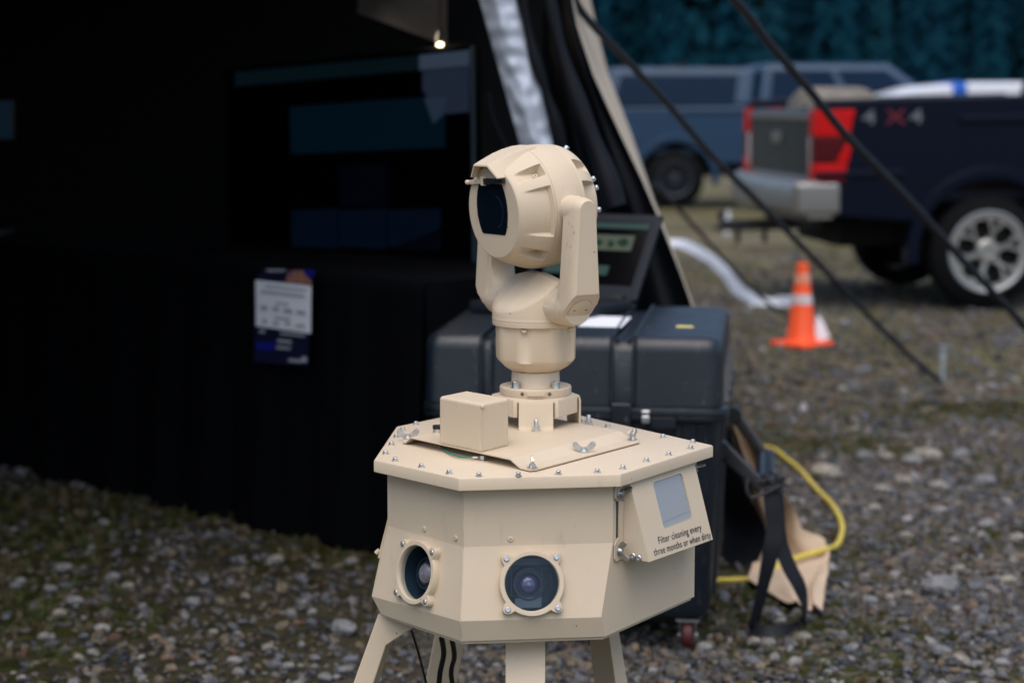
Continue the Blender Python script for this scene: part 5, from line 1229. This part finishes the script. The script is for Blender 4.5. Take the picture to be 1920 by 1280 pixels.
def pickup(label, loc, rz, pitch, paint, canopy, bright, W=2.03, xr=1.22, wb=3.9, rail=1.45, wr=.395, rw=.285, group=None, roof=1.95, beltz=1.42):
    T = thing('pickup_truck', label, 'pickup truck', loc, 0, off=False); T.rotation_euler = (0, -pitch, rz); xf = xr + wb
    b = MB(); lo = .60; ar = .50
    def bedside(y0, y1):
        prof = [(0.02, lo + .06), (0.0, rail - .04), (.03, rail)] + [(2.08, rail + .02), (2.08, lo)] + [(xr + ar, lo)] + arc(xr, wr, ar + .02, 24, 156)[0:] + [(xr - ar, lo)]
        slab(b, prof, y0, y1)
    bedside(0, .09); bedside(W - .09, W)
    slab(b, [(.08, .72), (2.08, .72), (2.08, .80), (.08, .80)], .09, W - .09); slab(b, [(2.02, .8), (2.08, .8), (2.08, rail), (2.02, rail)], .09, W - .09)
    # cab and front
    prof = [(2.12, lo)] + [(2.12, beltz + .02), (4.35, beltz - .02), (5.75, beltz - .10), (6.1, beltz - .20), (6.18, 1.0), (6.18, lo), (xf + ar, lo)] + arc(xf, wr, ar + .02, 24, 156) + [(xf - ar, lo)]
    slab(b, prof, .01, W - .01)
    obj('body', b, paint, T, local=True, bevel=.03, seg=3)
    f = MB()   # arch flares, a crease along the side
    for xx in (xr, xf):
        f.loft([[Vector((x, -.02, z)), Vector((x2, -.02, z2)), Vector((x2, .10, z2)), Vector((x, .10, z))] for (x, z), (x2, z2) in zip(arc(xx, wr, ar, -8, 188, 24), arc(xx, wr, ar + .085, -8, 188, 24))])
    f.box((1.05 + .9, -.004, 1.30), (1.9, .03, .05)); f.box((.30, -.006, .94), (.62, .02, .05))
    obj('wheel_arch', f, paint, T, local=True, bevel=.008)
    # cabin
    c = MB(); zb = beltz - .03
    lo_ = [Vector((x, y, zb)) for x, y in ((2.14, .05), (4.75, .05), (4.75, W - .05), (2.14, W - .05))]
    hi_ = [Vector((x, y, roof)) for x, y in ((2.24, .2), (3.95, .2), (3.95, W - .2), (2.24, W - .2))]
    c.hexa(lo_, hi_); cab = obj('cab', c, paint, T, local=True, bevel=.09, seg=4)
    def cabp(u, v, o=.004, s=0):   # on the near cab side
        p = lo_[0].lerp(lo_[1], u).lerp(hi_[0].lerp(hi_[1], u), v); q = p.copy(); q.y -= o
        if s: q.y = W - q.y
        return q
    for s in (0, 1):
        for u0, u1, u0t, u1t in ((.07, .47, .08, .50), (.52, .93, .55, .93)):
            g_ = MB(); e = [cabp(u0, .10, .012, s), cabp(u1, .10, .012, s), cabp(u1t if u1 < .9 else .90, .84, .012, s), cabp(u0t, .84, .012, s)]
            g_.hexa(e, [p + Vector((0, .02 if not s else -.02, 0)) for p in e]); obj('side_window', g_, M['auto_glass'], cab, local=True, smooth=0)
    g_ = MB(); e = [lo_[1].lerp(hi_[1], .1), lo_[2].lerp(hi_[2], .1), lo_[2].lerp(hi_[2], .9), lo_[1].lerp(hi_[1], .9)]; e = [Vector((p.x + .015, p.y * .9 + W * .05, p.z)) for p in e]
    g_.hexa(e, [p - Vector((.02, 0, 0)) for p in e]); obj('windscreen', g_, M['auto_glass'], cab, local=True, smooth=0)
    g_ = MB(); e = [lo_[0].lerp(hi_[0], .15), lo_[3].lerp(hi_[3], .15), lo_[3].lerp(hi_[3], .85), lo_[0].lerp(hi_[0], .85)]; e = [Vector((p.x - .012, p.y * .8 + W * .1, p.z)) for p in e]
    g_.hexa(e, [p + Vector((.02, 0, 0)) for p in e]); obj('rear_window', g_, M['auto_glass'], cab, local=True, smooth=0)
    for s in (0, 1):
        y = -.003 if not s else W + .003
        d = MB()
        for x in (2.30, 3.42, 4.45): d.box((x, y + (.012 if not s else -.012), 1.03), (.012, .006, .76))
        d.box((3.22, y, 1.22), (.18, .03, .035)); d.box((4.25, y, 1.22), (.18, .03, .035)); obj('door_handle', d, M['black_plastic'], T, local=True)
    # tailgate, bumper, hitch
    t = MB(); slab(t, [(0, .78), (.06, .78), (.06, rail - .065), (.0, rail - .08)], .17, W - .17); tg = obj('tailgate', t, M['gate_silver'] if bright else paint, T, local=True, bevel=.012)
    t = MB(); t.box((-.012, W / 2, 1.18), (.02, .24, .08)); t.box((-.006, W / 2, .86), (.014, 1.62, .13)); t.box((-.004, W / 2, rail - .12), (.014, 1.66, .04)); obj('gate_trim', t, M['chrome'], tg, local=True, bevel=.006)
    t = MB(); t.loft([[Vector((x + .10 * abs(y / W - .5) ** 2 * 4, y, z)) for x, z in ((-.15, .64), (-.21, .70), (-.21, .84), (-.17, .90), (.02, .91), (.02, .64))] for y in (0, .05, .2, W * .38, W * .4, W * .6, W * .62, W - .2, W - .05, W)]); obj('bumper', t, M['chrome'], T, local=True, bevel=.012)
    t = MB(); t.box((.015, .04, .78), (.33, .10, .24)); t.box((.12, W - .04, .78), (.42, .10, .26)); obj('bumper_end', t, M['chrome'] if bright else M['black_plastic'], T, local=True, bevel=.04, seg=3)
    t = MB(); t.box((-.12, W / 2, .55), (.62, .08, .08)); t.box((-.40, W / 2, .53), (.14, .10, .03)); t.cyl((-.42, W / 2, .54), (-.42, W / 2, .60), .02); t.sphere((-.42, W / 2, .63), .035, 10); t.box((-.30, W / 2, .48), (.03, .05, .12)); t.box((-.10, W / 2, .48), (.03, .05, .12)); t.box((.1, W / 2, .60), (.08, 1.3, .08))
    obj('tow_hitch', t, M['black_plastic'], T, local=True, bevel=.004)
    # tail lights wrapped round the corners
    for s in (0, 1):
        y0, y1 = (-.008, .155) if not s else (W - .155, W + .008)
        L_ = thing_part('tail_light', T)
        def lens(name, prof, yy0, yy1, mt):
            q = MB(); slab(q, prof, yy0, yy1); obj(name, q, mt, L_, local=True, bevel=.010)
        lens('top_lens', [(-.012, 1.20), (.23, 1.20), (.27, 1.38), (-.005, 1.38)], y0, y1, M['red_lens'])
        lens('smoked_lens', [(-.014, 1.02), (.13, 1.02), (.225, 1.198), (-.012, 1.198)], y0 + (.0 if not s else .04), y1 - (.04 if not s else 0), M['dark_lens'])
        lens('bottom_lens', [(-.012, .90), (.20, .90), (.215, 1.018), (-.014, 1.018)], y0, y1, M['red_lens'])
        lens('edge_lens', [(.134, 1.02), (.222, 1.02), (.258, 1.198), (.229, 1.198)], y0, y1, M['red_lens'])
        lens('clear_lens', [(-.014, .94), (.02, .94), (.02, 1.198), (-.014, 1.198)], (y1 - .038) if not s else y0, y1 if not s else (y0 + .038), M['white_lens'])
    for xx in (xr, xf):
        wheel(T, xx, .135, wr, rw, bright, -1); wheel(T, xx, W - .135, wr, rw, bright, 1)
    t = MB(); slab(t, [(.3, .42), (5.9, .42), (5.9, .60), (.3, .60)], .45, W - .45); slab(t, [(xr - .06, .33), (xr + .06, .33), (xr + .06, .45), (xr - .06, .45)], .2, W - .2); slab(t, [(xf - .06, .33), (xf + .06, .33), (xf + .06, .45), (xf - .06, .45)], .2, W - .2)
    for xx in (xr, xf): slab(t, [(xx - .5, .42), (xx + .5, .42), (xx + .5, 1.12), (xx - .5, 1.12)], .30, W - .30)
    obj('chassis', t, M['hole'], T, local=True)
    if canopy:
        k = MB(); lo2 = [Vector((x, y, rail + .01)) for x, y in ((.02, .03), (2.09, .03), (2.09, W - .03), (.02, W - .03))]; hi2 = [Vector((x, y, roof - .055)) for x, y in ((.20, .17), (2.16, .17), (2.16, W - .17), (.20, W - .17))]
        k.hexa(lo2, hi2); cn = obj('canopy', k, paint, T, local=True, bevel=.07, seg=4)
        for s in (0, 1):
            g_ = MB(); e = [lo2[0].lerp(lo2[1], u).lerp(hi2[0].lerp(hi2[1], u), v) for u, v in ((.09, .12), (.88, .12), (.88, .80), (.09, .80))]
            e = [Vector((p.x, p.y - .01, p.z)) if not s else Vector((p.x, W - p.y + .01, p.z)) for p in e]
            g_.hexa(e, [p + Vector((0, .02 if not s else -.02, 0)) for p in e]); obj('canopy_window', g_, M['auto_glass'], cn, local=True, smooth=0)
        g_ = MB(); g_.box((1.18, W / 2, roof - .03), (.10, W - .4, .05)); obj('roof_bar', g_, M['black_plastic'], cn, local=True)
        g_ = MB(); g_.box((.22, -.012, 1.31), (.22, .01, .06)); obj('badge', g_, M['white_lens'], T, local=True)
    return T
def thing_part(name, parent):
    o = bpy.data.objects.new(name, None); COL.objects.link(o); o.parent = parent; o.empty_display_size = .1; OFF[o] = Vector((0, 0, 0)); return o

PK = pickup('dark blue pickup with red tail light and bright alloy wheel at the right edge', (2.07, 13.5, 0), R(7), R(.8), M['navy'], False, True)
# 4X4 decal on the bed side
for ch, x, mt in (('4', .31, mat('grey_decal', (.13, .14, .16), .5)), ('X', .475, mat('red_decal', (.16, .006, .02), .5)), ('4', .64, mat('grey_decal', (.13, .14, .16), .5))):
    tm = text_mb(ch, .14, Matrix.Identity(4)); tm.v = [Vector((x + v.x * 1.5, -.004, 1.28 + v.y)) for v in tm.v]; obj('decal', tm, mt, PK, local=True, smooth=0, fix=False)
# cargo standing in the bed behind the tailgate
c0 = Matrix.Translation((2.07, 13.5, 0)) @ Matrix.Rotation(R(7), 4, 'Z')
CG = thing('cargo_bag', 'tan rounded bag with dark opening showing above the tailgate of the dark blue pickup', 'bag', c0 @ Vector((.12, .6, .8)), R(7), off=False)
m = MB(); L = []
for i, (x, k) in enumerate(((0, .9), (.02, .97), (.06, 1), (.40, 1), (.45, .95))):
    L.append([Vector((x, .30 + .50 * k * math.cos(a), max(0, .50 * 1.0 + (.24 * k) * math.sin(a)) if math.sin(a) > 0 else 0)) for a in [math.pi * j / 16 for j in range(17)]] + [Vector((x, .30 - .50 * k, 0)), Vector((x, .30 + .50 * k, 0))])
m.loft(L); obj('shell', m, M['cargo'], CG, local=True, smooth=60)
m = MB(); m.hexa([Vector((-.004, .22 + .22 * math.cos(a), .46 + .14 * math.sin(a))) for a in [math.pi * j / 12 for j in range(13)]], [Vector((.01, .22 + .22 * math.cos(a), .46 + .14 * math.sin(a))) for a in [math.pi * j / 12 for j in range(13)]]); obj('opening', m, M['hole'], CG, local=True)
m = MB(); m.sphere(Vector((-.03, .60, .52)), .06, 10); m.box((-.02, .55, .40), (.03, .12, .10)); obj('clip', m, M['white_lens'], CG, local=True)

pickup('slate blue pickup with canopy parked behind the dark blue one', (1.12, 26.6, 0), R(2), 0, M['slate'], True, False, xr=1.06, wb=3.7, rail=1.34, beltz=1.36, roof=1.93, rw=.24)

# white car behind the dark pickup, only its roof shows
WC = thing('parked_car', 'white car with a blue stripe over its roof, behind the dark blue pickup', 'car', (4.35, 25.5, 0), 0, off=False)
m = MB(); slab(m, [(0, .35), (0, .95), (.15, 1.08), (1.0, 1.12), (4.5, 1.05), (4.75, .8), (4.75, .35), (4.3, .35)] + arc(3.85, .33, .4, 10, 170) + [(3.4, .35), (1.3, .35)] + arc(.9, .33, .4, 10, 170) + [(.45, .35)], 0, 1.85); obj('body', m, M['white_paint'], WC, local=True, bevel=.04, seg=3)
m = MB(); L = []
for y, k in ((.12, .90), (.25, .98), (.93, 1), (1.6, .98), (1.73, .90)): L.append([Vector((x, y, 1.05 + (z - 1.05) * k)) for x, z in ((.15, 1.05), (.40, 1.50), (.8, 1.615), (1.5, 1.675), (2.3, 1.68), (3.0, 1.62), (3.9, 1.05))])
m.loft(L); cb = obj('cab', m, M['white_paint'], WC, local=True, smooth=60)
m = MB(); L = []
for y, k in ((.11, .905), (.25, .985), (.93, 1.005), (1.6, .985), (1.74, .905)): L.append([Vector((x, y, 1.05 + (z - 1.05) * k)) for x, z in ((1.28, 1.20), (1.28, 1.668), (1.46, 1.682), (1.46, 1.20))])
m.loft(L); obj('roof_stripe', m, M['blue_paint'], cb, local=True)
for y in (.10, 1.72):
    m = MB(); m.hexa([Vector((x, y, z)) for x, z in ((.6, 1.12), (2.9, 1.12), (2.6, 1.48), (.75, 1.46))], [Vector((x, y + .02, z)) for x, z in ((.6, 1.12), (2.9, 1.12), (2.6, 1.48), (.75, 1.46))]); obj('side_window', m, M['auto_glass'], cb, local=True)
for x in (.9, 3.85):
    wheel(WC, x, .12, .33, .22, False, -1); wheel(WC, x, 1.73, .33, .22, False, 1)

# ------------------------------------------------------------------ traffic cone
cb_ = U(1504, 648, z=0); TCN = thing('traffic_cone', 'orange traffic cone with two pale collars on the grass', 'traffic cone', cb_)
m = MB(); hb = .165; n_ = 24
def sqloop(r, z, rot=R(40), rc=.045):
    return [cb_ + Matrix.Rotation(rot, 3, 'Z') @ Vector((v.x, v.y, z)) for v in rloop(r, r, rc, 0)]
m.loft([sqloop(.142, .0), sqloop(.146, .006), sqloop(.146, .022), sqloop(.138, .028), sqloop(.10, .032)]); 
ct = cb_ + Vector((-.006, 0, 0))
m.lathe(ct, Vector((-.0, 0, 1)), [(.028, .105), (.035, .098), (.05, .086), (.47, .036), (.487, .034), (.492, .028), (.49, .02), (.45, .02)], n=36); obj('cone_body', m, M['orange'], TCN, smooth=40)
cone_r = lambda z: .086 + (.036 - .086) * (z - .05) / .42
for z0, z1, mt in ((.252, .308, M['reflective']), (.375, .432, mat('worn_collar', (.72, .46, .36), .6, noise_amt=.5, noise_scale=30, col2=(.85, .2, .08)))):
    m = MB(); m.lathe(ct, (0, 0, 1), [(z0, cone_r(z0) + .0012), (z0 + .001, cone_r(z0) + .002), (z1, cone_r(z1) + .002), (z1 + .001, cone_r(z1) + .001)], n=36, cap=False); obj('collar', m, mt, TCN)
pp = [U(1532, 590, Y=cb_.y + .1), U(1540, 596, Y=cb_.y + .08), U(1557, 634, Y=cb_.y + .02), U(1530, 640, Y=cb_.y + .02), U(1526, 620, Y=cb_.y + .06)]
m = MB(); m.hexa(pp, [v + Vector((.0, .012, 0)) for v in pp]); o = obj('plastic_scrap', m, M['white_tape'], smooth=0); tag(o, 'white plastic scrap leaning against the right side of the traffic cone', 'plastic scrap')
